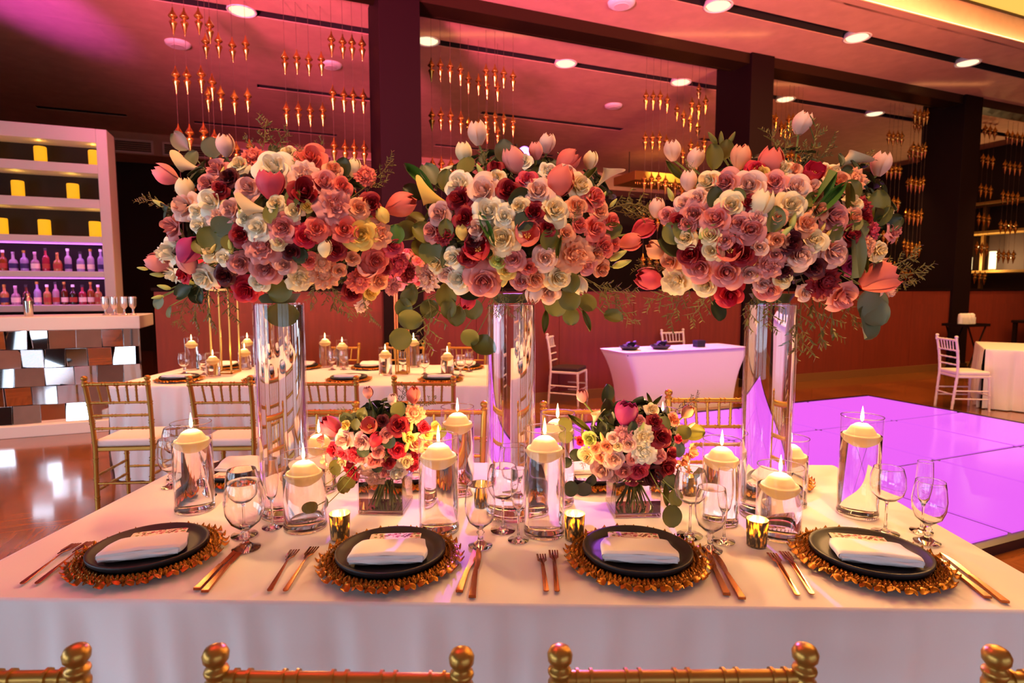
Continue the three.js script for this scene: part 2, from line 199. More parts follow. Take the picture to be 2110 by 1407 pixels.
const FLOWERS_A2 = [
  ['T','blush',-10.5,123.2,1.4,6.7,-8], ['T','cream',-14,115.3,10.2,5.6,-5], ['T','blush',10.9,118.2,9.5,5.3,5], ['T','pink',7.2,114.6,15.3,4.6,-5],
  ['T','pink',0.8,111.1,19.3,7.1,-25], ['T','coral',16.4,111.5,16.3,6.7,50], ['T','cream',23.7,113,10.6,4.8,5], ['C','cream',27.9,107.9,12.9,7.3,40],
  ['T','coral',13.5,104.4,22.9,8.6,25], ['R','white',-14.7,104.1,20.7,7.3], ['R','crimson',-14.2,99.5,23,6.7], ['R','blush',-7.6,101.6,24.6,9],
  ['R','crimson',-0.6,101.6,25.7,5.8], ['R','blush',7.5,101.4,25.7,7], ['R','cream',19.3,103.5,21.3,7], ['R','blush',15.6,107.4,20.2,5.5],
  ['C','yellow',-22.5,100.8,17.6,9.7,-70], ['R','lilac',-20.2,95.9,20.7,6.2], ['R','crimson',-12.5,94.2,25,6.1], ['R','white',-6.1,95.8,26.7,7.5],
  ['R','white',-1.7,94.3,27.7,6], ['R','crimson',6.3,95.5,27.6,5.5], ['R','cream',12.1,96.1,26.5,7.2], ['R','coral',23.7,100.4,20.6,6.8],
  ['R','peach',25.2,96.6,20.8,5], ['R','mauve',-22.9,91.3,19,5.3], ['T','yellow',-13.5,90.5,24.5,4.2,-5], ['R','cream',-2.2,88.7,27.4,8.2],
  ['T','coral',4.5,89.1,27.7,7.2,999], ['R','blush',-9.2,91.3,26.2,5.6], ['S','coral',19.1,92.4,24.5,4.2], ['R','coral',23.6,91.7,22.1,6.2],
  ['T','hot',-9,85.6,25.1,7.5,999], ['L','peach',18.1,84.4,23.1,8.9], ['R','blush',9.5,83.3,25.3,6.1], ['R','coral',26.5,86.8,19.3,6.3],
  ['R','mauve',0.6,83.1,25.8,5.8], ['R','crimson',-12,83.7,23.1,5.4], ['S','bud',-3.4,82.6,25.1,4.4], ['R','white',-15.2,77.6,17,6.9],
  ['R','pink',-7.9,77.1,19.9,9], ['R','cream',13.6,78.1,20.7,7.2], ['R','peach',7,77.6,21.8,6], ['S','coral',5,80.8,24.5,4.2],
  ['R','pink',21.6,81.9,20,5.8], ['T','cream',20.3,75.9,15.3,5.2,160], ['R','peach',26.7,80.6,15.5,4.9], ['T','rose',42,93.9,1.4,7,60],
  ['T','coral',35.9,88.9,10.8,6.1,75], ['K','blush',-26.7,77.9,4.4,6.9], ['T','blush',6.7,73.7,17.7,5.6,185], ['R','blush',11.3,73.5,16.4,5.6],
  ['T','hot',-13.2,71.3,8.5,5.4,200], ['K','crimson',-19.2,90.4,21.4,5.5], ['R','white',-16.5,83.8,21,5.5], ['R','white',3.7,110.8,19.6,4.5],
  ['R','rose',4.5,104.9,24.1,4.9], ['R','cream',-3.9,105.5,23.2,4.4], ['R','crimson',-4.4,108.7,20.8,4], ['R','coral',28.9,94,18.5,4.6],
  ['R','peach',24.5,84.8,19.8,5], ['R','mauve',3.2,77.1,21.7,5.5], ['R','yellow',-1.1,79.9,23.7,4.4], ['R','blush',-19,79.1,15.8,5.1],
  ['R','wine',-10.4,88.2,25.3,4.4], ['R','crimson',10,91.2,27.3,4.3], ['R','peach',15.2,90,25.8,4.4], ['R','cream',2.2,97.1,27.4,4.8],
  ['R','white',10.3,107.7,21.5,4.5], ['R','peach',18.1,97.5,24.2,5.4], ['R','cream',-21.9,82.1,16,5.1], ['R','coral',29.8,87.9,17.1,4.1],
  ['B','cream',-18.9,109.3,14.3,4.7,60], ['B','bud',-8.7,108.1,20.2,4,-30], ['B','bud',26.4,101.2,18.5,3,30], ['B','bud',29.6,99.5,16.8,3.1,40],
  ['B','bud',31.9,84.7,13.5,5.7,60], ['B','bud',33.8,82.4,9.3,5.9,70], ['B','bud',-3.9,83.1,25.3,3.9,10], ['B','yellow',-1.6,77.1,21.4,4,30],
  ['E','sage',-24.4,108.9,10,6.9,-30], ['E','olive',-18.6,106.1,17.2,5.4,10], ['E','olive',-12.8,109.9,17.1,5.4,0], ['E','sage',-2.1,114.6,15.2,5.9,0],
  ['J','green',-27.1,106.5,9.6,13.9,-45], ['E','deep',-29.8,103.7,8.6,5.9,-60], ['E','green',-36.6,92,1.4,6.1,-90], ['E','olive',-25.1,90.8,17,7.2,-60],
  ['E','olive',-23.3,85.5,17,6.6,160], ['J','sage',-19,84.3,19.7,7,10], ['J','green',-6.6,90.8,26.9,9.6,-25], ['E','deep',2.2,99.4,26.7,6.3,70],
  ['E','deep',3.5,92.9,28,5,30], ['E','olive',10.5,88.5,26.8,5.8,0], ['J','olive',13.6,86.3,25.5,5.8,10], ['E','olive',-20.7,72.6,1.4,7.8,180],
  ['E','olive',-32.6,72,1.4,5.6,200], ['E','olive',-34.3,68.8,1.4,5.9,190], ['E','olive',-32.2,65.3,1.4,7.2,100], ['E','olive',-35.5,58.8,1.4,6.7,90],
  ['E','deep',-12.3,73.2,12.9,6.3,90], ['E','olive',-19.7,68.3,1.4,6.1,180], ['E','olive',-12.1,68.3,1.4,6.1,170], ['E','olive',17,76.7,18,6.1,160],
  ['E','olive',13.9,69.5,7.4,6.5,180], ['E','olive',17.9,71.6,10,6.4,150], ['E','olive',19.3,66.1,1.4,5.6,180], ['J','olive',10.9,64.2,1.4,7.2,185],
  ['J','olive',23.9,64.5,1.4,6.7,160], ['E','olive',32.8,65.8,1.4,5.9,110], ['E','olive',-13.2,59.3,1.4,5.6,120], ['E','olive',-8.4,56.3,1.4,8.4,110],
  ['E','olive',29,91.6,18.5,5.6,70], ['E','olive',24.6,70.4,1.4,5.6,160], ['E','olive',-26.2,68.3,1.4,6.1,190], ['J','olive',22.6,106.5,17.7,6.1,40],
  ['E','olive',-18.2,91.7,22.2,5,0], ['E','olive',-17.5,66.1,1.4,6.1,180], ['G','fern',-6.9,110,19.1,8.1,-10], ['G','fern',33.2,74.2,1.4,14.5,110],
  ['G','fern',30,71.5,1.4,13.4,140], ['G','fern',-26.8,63.9,1.4,16.7,182], ['G','fern',36.5,99.5,9.8,13.9,80], ['G','fern',37.8,98.2,8.4,12.3,95],
  ['G','fern',-1.7,71.2,13.8,9.4,170], ['G','fern',3.3,71.7,15.1,9.3,190], ['G','fern',35.5,67.7,1.4,11.2,130], ['G','fern',17.1,93.7,25.2,6.3,40],
  ['G','fern',-5.3,70.6,11.8,8.4,185]
];
const FLOWERS_A3 = [
  ['T','blush',-33.5,117.9,1.5,5.8,-10], ['T','blush',-28.1,114.2,7.4,5.6,15], ['T','blush',6.6,126.2,1.5,6.4,15], ['T','blush',31.9,113.8,1.5,6.7,10],
  ['T','peach',-17.9,112.7,16.3,6.4,0], ['T','coral',-11,110.1,20.3,7.8,3], ['T','blush',-32.9,105.9,17.1,5.3,-5], ['C','cream',17.1,113.2,9.5,8.3,60],
  ['T','hot',0.5,106.9,21.8,5.9,999], ['R','cream',-28.7,104.6,21.3,6], ['R','mauve',-24.8,104,23.6,7.2], ['R','blush',-18.9,102.8,25.8,7.8],
  ['R','pink',-11.9,103.8,25.7,5.8], ['R','blush',-6.6,102.3,26.2,7], ['R','blush',-1.2,102.5,25.1,4.6], ['R','cream',6.2,107.3,19.9,5.8],
  ['R','peach',7.6,104.6,21.3,7], ['K','peach',14.9,106.4,17,6.7], ['S','cream',-8.2,108.3,22,4.4], ['S','peach',-5.6,107.8,22.2,4.4],
  ['R','blush',-32,100,22.8,5.7], ['R','mauve',-33.2,95.5,23.9,6.6], ['R','blush',-35.2,98.8,21.1,5.2], ['R','pink',-28.2,93.7,27.1,7.3],
  ['R','cream',-24.2,97.4,27.5,6.5], ['T','cream',-16.6,97.7,28.7,6.9,10], ['R','cream',-8.5,97.2,28.7,6.7], ['R','crimson',-36.7,93.9,21.5,4.7],
  ['R','crimson',-19.7,97.8,28.3,4.5], ['R','mauve',-22.6,92.5,29,4.9], ['R','mauve',-19.7,90.6,29.6,7.4], ['R','peach',-4.4,92.1,29,5.7],
  ['R','mauve',4.2,94.2,26.5,7.8], ['K','crimson',14.8,97.8,21.4,6], ['R','crimson',15.1,94.3,22,5.7], ['R','cream',11.5,98.6,22.6,4.9],
  ['R','cream',25.9,98.2,14.9,5.4], ['K','rose',18.8,91.1,20.3,5.2], ['R','pink',29.2,91.7,13.5,5.4], ['R','cream',-34.9,88.9,22.8,5.1],
  ['R','crimson',-33.2,84.5,22.3,6.7], ['T','coral',-24.2,85.1,27.4,7.2,999], ['R','crimson',-20.8,84.2,27.9,6.2], ['S','blush',-16.8,86,29.2,4.4],
  ['S','mauve',-12.2,84.1,28.7,4.2], ['R','wine',-8.9,87.3,29.4,6.9], ['R','cream',-2.2,87.9,28.4,6.5], ['R','lilac',5.2,85,25.6,8.1],
  ['R','blush',-5.2,84.1,28,7.7], ['R','wine',0.1,80.9,25.4,5.6], ['L','mauve',-13.4,81.3,27.3,7], ['R','lilac',-17.8,79,25.3,4.8],
  ['R','pink',-30.4,80.8,21.6,7.5], ['R','pink',-23.7,79.5,24.1,8.2], ['T','peach',-40.9,86.3,13.4,6,-60], ['T','rose',-40.1,78,1.5,8.1,-75],
  ['L','cream',-34.5,77.5,11.6,8.2], ['R','cream',-27.4,75.9,17.6,6.1], ['S','cream',-8.1,77.5,24.6,4.8], ['R','pink',-10.6,74.9,22,7],
  ['R','hot',-20.1,73.1,17.5,7.2], ['K','crimson',6.2,76.9,20.8,8.1], ['R','pink',16.2,72.5,11.4,8.5], ['P','coral',28.2,78.1,8.8,9.8,62],
  ['R','blush',36.4,74.1,1.5,5.8], ['R','blush',1.1,73.6,19.2,4.7], ['S','peach',6.5,73.3,17.3,4.5], ['K','peach',16.5,87,21.1,5.7],
  ['R','cream',23.3,85.8,16.8,5.3], ['T','blush',-41.1,98.6,14,5.1,0], ['R','pink',-39.3,95.8,18.2,4.2], ['R','yellow',-15.1,106.6,23.4,4.6],
  ['R','hot',-15.7,107.8,22.3,5.2], ['R','peach',-0.2,96,27.5,4.5], ['R','cream',-29.3,89.5,26.6,5.5], ['R','peach',-12.4,87.8,29.7,4.9],
  ['R','cream',-28.4,85.2,25.8,5], ['R','mauve',-25.8,88,27.8,4.5], ['R','wine',-8.6,79.9,26.3,4.5], ['R','crimson',9.9,89.7,24.6,5.6],
  ['R','magenta',13.7,81.1,20.4,4.7], ['R','peach',-37.4,82.8,16.1,5.3], ['R','pink',-34.7,92.7,23.3,4.6], ['R','blush',-18.2,93.9,29.6,4.4],
  ['R','peach',-0.7,99.9,26.3,4.5], ['R','peach',-12.6,93.8,29.8,4.4], ['R','lilac',-12.9,76.1,23.2,4.1], ['R','peach',11,94.6,23.9,5.1],
  ['B','olive',-21.2,121.6,1.5,4.6,-40], ['B','olive',-18.5,121.6,1.5,4.1,-5], ['B','olive',-15.2,121.6,1.5,4.1,25], ['B','bud',-37.8,102.1,16,4.3,-30],
  ['B','yellow',0.8,91.5,27.8,2.5,20], ['B','yellow',2.6,89.9,27.3,2.5,30], ['B','yellow',-17.4,82.3,27.6,2.5,10], ['B','yellow',-15.5,79,25.6,2.5,20],
  ['B','bud',-10.6,89.6,29.8,4.9,40], ['B','bud',-8.3,92.9,29.5,4.4,10], ['B','bud',-30.2,90.5,26.2,5.5,45], ['B','bud',21.8,101.5,16.1,4.8,70],
  ['E','olive',-24.5,113.7,11.8,6.9,-5], ['E','olive',-20,116.4,9.2,5.3,5], ['J','olive',-34,110.9,7,7.9,-50], ['E','olive',-13.8,93.4,29.8,6.4,0],
  ['J','green',-0.4,101.5,25.5,11.6,30], ['J','green',1.7,98,26.4,13.1,45], ['J','olive',8.9,99.9,23.2,8.2,-15], ['E','olive',11.2,102.2,21.3,6,40],
  ['E','olive',10.3,93.1,24.4,5.6,60], ['E','olive',13.7,91.3,22.9,5.1,80], ['E','olive',20.9,98.8,17.8,7.9,5], ['E','olive',22.8,95.8,17.4,6.1,30],
  ['E','deep',28.1,94.2,14.2,5.7,60], ['J','sage',11.4,85.4,23.2,14.4,-5], ['J','olive',16.8,83.1,19.8,7.3,-10], ['E','sage',31,70.1,1.5,9.6,170],
  ['E','sage',29.6,63.9,1.5,10.4,190], ['E','sage',32.2,67.3,1.5,8.7,150], ['E','deep',-38.5,86.8,18,6.9,-60], ['E','olive',-37.8,90.5,20.4,6.3,-40],
  ['E','olive',-35.9,91.3,22.4,5.7,-20], ['E','deep',-28.1,99.7,25.1,5.6,0], ['E','olive',-22.1,99.8,27,4.5,-30], ['E','olive',4.9,90,26.5,5,70],
  ['E','deep',-17.9,67.9,1.5,6.4,180], ['E','olive',-3.1,98.9,27.3,4.5,60], ['G','fern',-6.6,116.4,12.2,10.9,-10], ['G','fern',-3.9,115.7,13.2,12,12],
  ['G','fern',6,117.2,8.8,13.4,25], ['G','fern',6.1,113.5,14,10.8,45], ['G','fern',-1.5,111.6,17.9,8.5,10], ['G','fern',39.7,83.5,1.5,13.9,75],
  ['G','fern',41.1,79.6,1.5,13.9,90], ['G','fern',39,77.4,1.5,11.6,110], ['G','fern',9.3,63.9,1.5,18.6,175], ['G','fern',13.8,65.1,1.5,18.6,165],
  ['G','fern',17.6,66.8,1.5,17.4,155], ['G','fern',-11.9,68.8,11.6,12.1,185], ['G','fern',-5.4,68.2,11.3,12.1,175], ['G','fern',-30.3,70.1,1.5,15.1,215],
  ['G','fern',-34.9,72.9,1.5,13.9,235], ['G','fern',-23.6,69.6,1.5,12.8,195], ['G','fern',6.1,60,1.5,15.1,178], ['G','fern',23.2,67.9,1.5,12.8,150],
  ['G','fern',-43.5,99,5.1,13.7,-65], ['G','fern',-31.1,108.8,15,6.5,-30], ['G','fern',-39.8,81.8,2.2,10.4,-80], ['G','fern',23.9,112.7,5.8,8.5,40]
];
const FLOWERS_B1 = [
  ['T','rose',-16.7,29.6,5.5,7.1,-40], ['T','pink',-5.4,40.1,0.7,3.8,-3], ['T','blush',3.9,38.7,6.1,3.7,5], ['T','coral',10,39.3,0.7,5.2,5],
  ['T','coral',-2,31.4,13.2,5.5,999], ['K','peach',11.6,34.6,8.7,5.4], ['R','crimson',7.2,31.7,12.9,5.7], ['R','wine',1.9,33.2,12.9,3.6],
  ['R','blush',-10.9,26.6,10.6,5.9], ['R','lilac',-5,26.4,12.9,4.9], ['T','hot',0.1,27.4,13.9,4.7,30], ['R','hot',6.7,23.7,12.8,4.5],
  ['R','hot',-16.8,21.6,5.2,4.1], ['R','rose',-12.3,21.3,8.5,4.2], ['K','hot',-8,21.1,10.5,4.4], ['K','hot',-11.4,13.7,3.1,6],
  ['R','mauve',0.6,23.4,13.2,4.1], ['R','pink',-1.3,19.9,11.5,4.9], ['R','peach',12.6,25.5,11,4.9], ['S','yellow',10.3,27.4,12.4,3.8],
  ['R','hot',14.7,30.1,9.2,3.7], ['S','yellow',17.8,28.9,4.4,3.7], ['L','blush',-3.2,12.1,4.2,7.7], ['R','white',5.2,14.6,6.9,5.4],
  ['K','hot',11.1,18.1,8,5.6], ['R','cream',8.5,19,9.9,4.4], ['S','yellow',-10.5,31.1,10.1,3.1], ['S','cream',-20.7,16.7,0.7,3.6],
  ['S','cream',-13.2,17.8,5.9,3.3], ['R','peach',15.3,24.5,8.7,4.6], ['R','mauve',3.5,29,13.9,4.1], ['R','crimson',3.4,19,11,3.8],
  ['R','pink',-5.6,20.5,11,3.8], ['R','pink',-21.3,24,0.7,4], ['R','yellow',15.7,27.6,8.7,3.9], ['R','pink',1.5,14.8,7.7,3.5],
  ['B','yellow',10.9,31,11.6,3.4,10], ['B','yellow',8.9,28.3,13,4.1,-20], ['B','yellow',9.5,24.7,12.3,4.2,20], ['E','olive',-4.6,35,10.7,4.8,20],
  ['E','olive',-16.8,14.2,0.7,5.2,190], ['E','olive',-14.5,8.1,0.7,5.6,170], ['E','olive',-12.3,9.3,0.7,4.4,150], ['E','olive',6.6,36.1,10.1,5,30],
  ['J','deep',0,36.2,10.8,6.1,-25], ['J','deep',1.5,36.2,10.8,5.7,25], ['E','olive',18.9,26.4,0.7,4,70], ['E','deep',-10.3,33.2,9.2,4.2,-20],
  ['E','deep',4.2,26.7,13.8,4.1,0], ['E','deep',-4.4,23.2,12.4,3.8,0], ['E','olive',-6.6,31.8,11.7,3.4,0], ['E','deep',-0.7,17,9.6,3.5,180],
  ['E','olive',-24.3,6.5,3.2,4.6,60], ['E','olive',-17.3,6.5,13.5,4.1,15], ['E','olive',-21.5,6.5,15.1,3.2,40], ['G','fern',-10,33.9,8.9,6.9,-35],
  ['G','sprig',6.4,39.3,0.7,6.8,0], ['G','sprig',14.7,36.5,0.7,8,50], ['G','fern',-19.6,13.4,0.7,6.8,230], ['G','fern',3.2,22.6,12.9,5.3,10]
];
const FLOWERS_B2 = [
  ['P','magenta',-5,35.5,11.3,7.3,8], ['T','pink',-17.5,39.4,0.7,4.4,-12], ['C','cream',-14.1,33.7,7.9,5.6,8], ['R','cream',3.8,36.5,9.2,4.1],
  ['T','peach',17.7,34,0.7,4.6,35], ['R','blush',-4.6,26.5,13.9,4.3], ['R','blush',-9.3,28.3,13.1,3.4], ['R','peach',-11.1,25.5,12.3,3.8],
  ['R','peach',-14.3,24.2,10.2,3.5], ['S','cream',-7.7,25.8,13.4,3.1], ['K','mauve',-6.4,29.5,13.7,4.7], ['L','cream',0.4,28.8,13.7,5.8],
  ['L','white',0.6,23.7,13.1,7], ['R','blush',-8.6,21.1,11.6,6.2], ['R','blush',-11.5,16.1,6.8,6.7], ['R','blush',-7.6,13.4,5.7,4.7],
  ['R','pink',-5,16.5,9.5,4.8], ['R','rose',-0.3,16.6,9.7,5.9], ['R','crimson',6.1,28.4,12.2,6.5], ['R','wine',4.9,14.1,6.6,7.7],
  ['R','crimson',9.5,16.9,7,6.2], ['R','mauve',5.7,22,11.4,4.6], ['R','cream',-16.7,20.9,6.5,5.2], ['S','bud',-16.1,26.9,9.2,4.4],
  ['R','peach',19.4,20.2,0.7,5], ['K','peach',17,16.1,0.7,5.4], ['K','peach',18.2,12.2,0.7,3.9], ['S','hot',-18.6,25.3,5.8,2.8],
  ['R','peach',11.2,32.9,7.8,4.1], ['S','hot',12.5,26.8,8.8,2.8], ['R','crimson',4.3,33,11.7,4.7], ['R','pink',-0.9,33.6,12.6,3.3],
  ['R','peach',-12.5,21.2,10.1,3.7], ['R','crimson',10.2,22.1,9.5,4], ['R','pink',-2.8,21.2,12.4,3.6], ['R','rose',-0.9,11.5,4.4,4.2],
  ['B','bud',-0.3,31.6,13.3,4,20], ['B','cream',18.9,29.4,0.7,3.5,50], ['B','yellow',-12.5,28.3,11.8,3.3,-20], ['E','deep',-9.6,40.1,0.7,6.2,5],
  ['E','deep',-10.7,36.8,6.8,6,0], ['E','olive',6.7,32.2,11.1,5.1,20], ['E','sage',12.7,23.3,8.2,4.8,10], ['E','olive',20.1,26.8,0.7,6.6,80],
  ['E','olive',15,28.4,6.3,4.5,40], ['E','olive',-23,29.7,0.7,4.8,-60], ['E','olive',-22.9,25.5,0.7,4.4,-80], ['E','deep',-19.4,19.2,0.7,4.2,-90],
  ['E','deep',-22.9,16.5,0.7,4.2,-100], ['E','deep',-20.9,7.5,0.7,5,250], ['E','deep',-16.6,7.5,0.7,5,110], ['E','deep',-14.4,10.6,0.7,4.4,200],
  ['J','olive',10.3,6.5,3.5,7.2,175], ['E','olive',12.9,6.5,6.7,5.2,170], ['E','olive',7.2,6.5,22,6.2,185], ['E','deep',11.8,10.2,0.7,5.8,190],
  ['J','olive',-18.4,30.2,1,8.9,-55], ['J','olive',6,38.2,4.6,5.7,40], ['J','olive',4,38.7,5,4.9,-20], ['E','deep',-12.7,31.1,11,4.4,0],
  ['E','olive',22.1,12.2,0.7,4.2,110], ['E','deep',-3.5,31.6,13.5,4,0], ['G','sprig',17.6,36.7,0.7,8.5,55], ['G','sprig',20.6,22,0.7,5.8,80],
  ['G','fern',-16.2,18.6,5.2,5.3,230], ['G','sprig',11.7,30.5,8.7,5.2,30]
];
const CUTLERY = [
  ['fork',1,-1.254,-1.525,0.234,0.145], ['fork',1,-1.219,-1.532,0.247,0.152], ['knife',1,-0.786,-1.513,0.255,0.034], ['knife',1,-0.767,-1.511,0.274,0.078],
  ['fork',2,-0.608,-1.487,0.227,0.09], ['fork',2,-0.564,-1.496,0.245,0.04], ['knife',2,-0.118,-1.487,0.227,-0.1], ['knife',2,-0.096,-1.482,0.266,0],
  ['fork',3,0.083,-1.472,0.2,0.016], ['fork',3,0.114,-1.484,0.225,-0.028], ['knife',3,0.539,-1.488,0.257,-0.12], ['knife',3,0.562,-1.466,0.249,-0.067],
  ['fork',4,0.712,-1.466,0.228,-0.16], ['fork',4,0.75,-1.473,0.232,-0.159], ['knife',4,1.165,-1.455,0.219,-0.144], ['knife',4,1.192,-1.452,0.256,-0.143]
];
const CANDLES = [[-1.078,-1.923,0.3,0.063], [-0.651,-1.778,0.235,0.066], [-0.227,-1.76,0.295,0.062], [-0.199,-2.091,0.32,0.06], [0.099,-1.733,0.325,0.063], [0.158,-1.986,0.32,0.06], [0.667,-1.815,0.27,0.058], [0.811,-1.718,0.215,0.066], [1.151,-1.884,0.33,0.063], [-0.714,-2.113,0.235,0.06], [0.963,-1.974,0.235,0.06], [0.561,-2.137,0.3,0.055]];
const VOTIVES = [[-0.516,-1.69], [0.187,-1.688], [0.715,-1.644], [-0.105,-1.945], [-0.702,-1.99], [0.63,-2.015]];
const GOBLETS = [[-0.766,-1.62], [-0.092,-1.637], [0.566,-1.607], [1.226,-1.662], [-1.288,-2.147], [-0.018,-2.116]];
const WINES = [[-0.814,-1.712], [-0.028,-1.748], [0.539,-1.708], [1.144,-1.727], [-1.322,-2.245], [-0.634,-2.195]];
const FLUTES = [[-0.753,-1.772], [0.019,-1.676], [0.628,-1.667], [1.264,-1.74], [-1.102,-2.049], [0.634,-2.084]];
const NEAR_PLATES = [[-1.012,-1.569], [-0.332,-1.542], [0.344,-1.548], [0.977,-1.536]];
const FAR_PLATES = [[-1.041,-2.37], [-0.35,-2.344], [0.308,-2.331], [0.935,-2.305]];
const T2CANDLES = [[-2.983,-5.395,0.3], [-2.507,-5.426,0.22], [-2.556,-5.664,0.3], [-1.806,-5.664,0.3], [-1.641,-5.6,0.26], [-1.113,-5.082,0.24], [-0.951,-5.6,0.3], [-0.56,-5.003,0.23], [-2.584,-4.996,0.2]];
const T2PLATES = [[-2.737,-4.75], [-2.023,-4.75], [-1.342,-4.75], [-0.586,-4.75], [-2.75,-5.5], [-2,-5.5], [-1.35,-5.5], [-0.45,-5.5]];
const T2GOBLETS = [[-2.918,-5.142], [-2.71,-5.08], [-1.678,-5.391], [-1.574,-5.404], [-0.999,-5.292], [-0.769,-5.083], [-0.446,-4.998], [-0.392,-5.263], [-2.178,-5.667]];
// ---------------------------------------------------------------- the hall (room axes: x = u, z = n)
const U0 = -13.2, U1 = 8.7, N0 = -9.6, N1 = 11.6;
structure('floor', boxUV(span(U0 - 0.2, U1 + 0.2, -0.12, 0, N0 - 0.2, N1 + 0.2), 1 / 1.3), MAT.floor);
{ const g = []; let last = N0; for (const [a, b] of [[2.3, 4.5], [4.8, 7.0], [7.3, 9.5]]) { g.push(span(U0 - 0.2, U0, 0, 6, last, a), span(U0 - 0.2, U0, 0, 0.65, a, b), span(U0 - 0.2, U0, 2.25, 6, a, b)); last = b; } g.push(span(U0 - 0.2, U0, 0, 6, last, N1)); structure('wall_left', boxUV(merge(g), 0.5), MAT.darkWall);
  [[2.3, 4.5], [4.8, 7.0], [7.3, 9.5]].forEach(([a, b], i) => { const w = structure('window_' + (i + 4), merge([span(U0 - 0.1, U0, 0.65, 2.25, a, a + 0.06), span(U0 - 0.1, U0, 0.65, 2.25, b - 0.06, b), span(U0 - 0.1, U0, 0.65, 0.71, a, b), span(U0 - 0.1, U0, 2.19, 2.25, a, b)]), MAT.darkWood); part('window_pane', span(U0 - 0.05, U0 - 0.04, 0.71, 2.19, a + 0.06, b - 0.06), glow(COOL, 1.6), w); }); }
structure('wall_right', boxUV(span(U1, U1 + 0.2, 0, 6, N0, N1), 0.5), MAT.darkWall);
structure('wall_front', boxUV(span(U0, U1, 0, 6, N0 - 0.2, N0), 0.5), MAT.darkWall);
const BAY = { u0: -5.4, u1: 4.4, n0: 1.62, n1: 6.4, top: 5.47 };
{ // wall behind the camera, with three tall windows
  const g = [], us = [[-8.45, -6.35], [-6.15, -4.05], [-3.85, -1.75]]; let last = U0;
  for (const [a, b] of us) { g.push(span(last, a, 0, CEIL, N1, N1 + 0.2), span(a, b, 0, 0.4, N1, N1 + 0.2), span(a, b, 2.5, CEIL, N1, N1 + 0.2)); last = b; }
  g.push(span(last, U1, 0, CEIL, N1, N1 + 0.2)); structure('wall_back', boxUV(merge(g), 0.5), MAT.plaster);
  us.forEach(([a, b], i) => {
    const w = structure('window_' + (i + 1), merge([span(a, a + 0.06, 0.4, 2.5, N1, N1 + 0.1), span(b - 0.06, b, 0.4, 2.5, N1, N1 + 0.1), span(a, b, 0.4, 0.46, N1, N1 + 0.1), span(a, b, 2.44, 2.5, N1, N1 + 0.1), span((a + b) / 2 - 0.03, (a + b) / 2 + 0.03, 0.46, 2.44, N1, N1 + 0.1)]), MAT.darkWood);
    part('window_pane', span(a + 0.06, b - 0.06, 0.46, 2.44, N1 + 0.04, N1 + 0.05), glow(COOL, 1.0), w);
  });
}
{ // ceiling: slabs with recessed dark slots between them, open over the raised bay
  const slabs = [], fill = (n0, n1) => slabs.push(span(U0, U1, CEIL, CEIL + 0.012, n0, n1));
  const row = (n, segs) => { let a = U0; for (const [s, e] of segs) { if (s > a) slabs.push(span(a, s, CEIL, CEIL + 0.012, n - 0.1, n + 0.1)); a = e; } if (a < U1) slabs.push(span(a, U1, CEIL, CEIL + 0.012, n - 0.1, n + 0.1)); };
  fill(N0, -7.28); row(-7.18, [[-12.1, -10.6], [-9.4, -6.5], [-4.2, -1.0]]); fill(-7.08, -4.4); row(-4.3, [[-8.1, -5.4], [-4.0, -0.7], [1.4, 4.4]]); fill(-4.2, -1.5); row(-1.4, [[-10.4, U1]]); fill(-1.3, 0.87); row(0.97, [[U0, U1]]); fill(1.07, BAY.n0);
  slabs.push(span(U0, BAY.u0, CEIL, CEIL + 0.012, BAY.n0, BAY.n1), span(BAY.u1, U1, CEIL, CEIL + 0.012, BAY.n0, BAY.n1)); fill(BAY.n1, N1);
  const t = 0.04;   // sides of the raised bay
  slabs.push(span(BAY.u0, BAY.u1, CEIL, BAY.top + 0.1, BAY.n0 - t, BAY.n0), span(BAY.u0, BAY.u1, CEIL, BAY.top + 0.1, BAY.n1, BAY.n1 + t), span(BAY.u0 - t, BAY.u0, CEIL, BAY.top + 0.1, BAY.n0, BAY.n1), span(BAY.u1, BAY.u1 + t, CEIL, BAY.top + 0.1, BAY.n0, BAY.n1));
  const c = structure('ceiling', boxUV(merge(slabs), 0.4), MAT.plaster);
  for (const [n, a, b] of [[-7.18, U0, U1], [-4.3, U0, U1], [-1.4, U0, U1], [0.97, U0, U1]]) part('slot_back', merge([span(a, b, CEIL + 0.2, CEIL + 0.22, n - 0.13, n + 0.13), span(a, b, CEIL + 0.012, CEIL + 0.2, n - 0.13, n - 0.1), span(a, b, CEIL + 0.012, CEIL + 0.2, n + 0.1, n + 0.13)]), MAT.slot, c);
  part('bay_lip', span(BAY.u0, BAY.u1, CEIL, CEIL + 0.012, BAY.n0, BAY.n0 + 0.12), MAT.plaster, c);
  part('bay_trim', merge([span(BAY.u0, BAY.u1, 5.44, 5.46, BAY.n0, BAY.n0 + 0.03), span(BAY.u0, BAY.u1, 5.44, 5.46, BAY.n1 - 0.03, BAY.n1)]), MAT.bronze, c);
  part('roof', span(U0, U1, 6, 6.1, N0, N1), MAT.slot, c);
}
const inRoom = (o, u, h, n, turn = 0) => { o.position.copy(roomPoint(u, h, n)); o.rotation.y = TURN + turn; return o; };
{ const o = thing('light_bay', 'glowing amber light panel in the raised ceiling bay at top right', 'ceiling light');
  inRoom(o, (BAY.u0 + BAY.u1) / 2, BAY.top, (BAY.n0 + BAY.n1) / 2); part('light_panel', bx(BAY.u1 - BAY.u0, 0.02, BAY.n1 - BAY.n0, 0, 0.02, 0), glow(new THREE.Color(1, 0.48, 0.08), 1.25), o); }
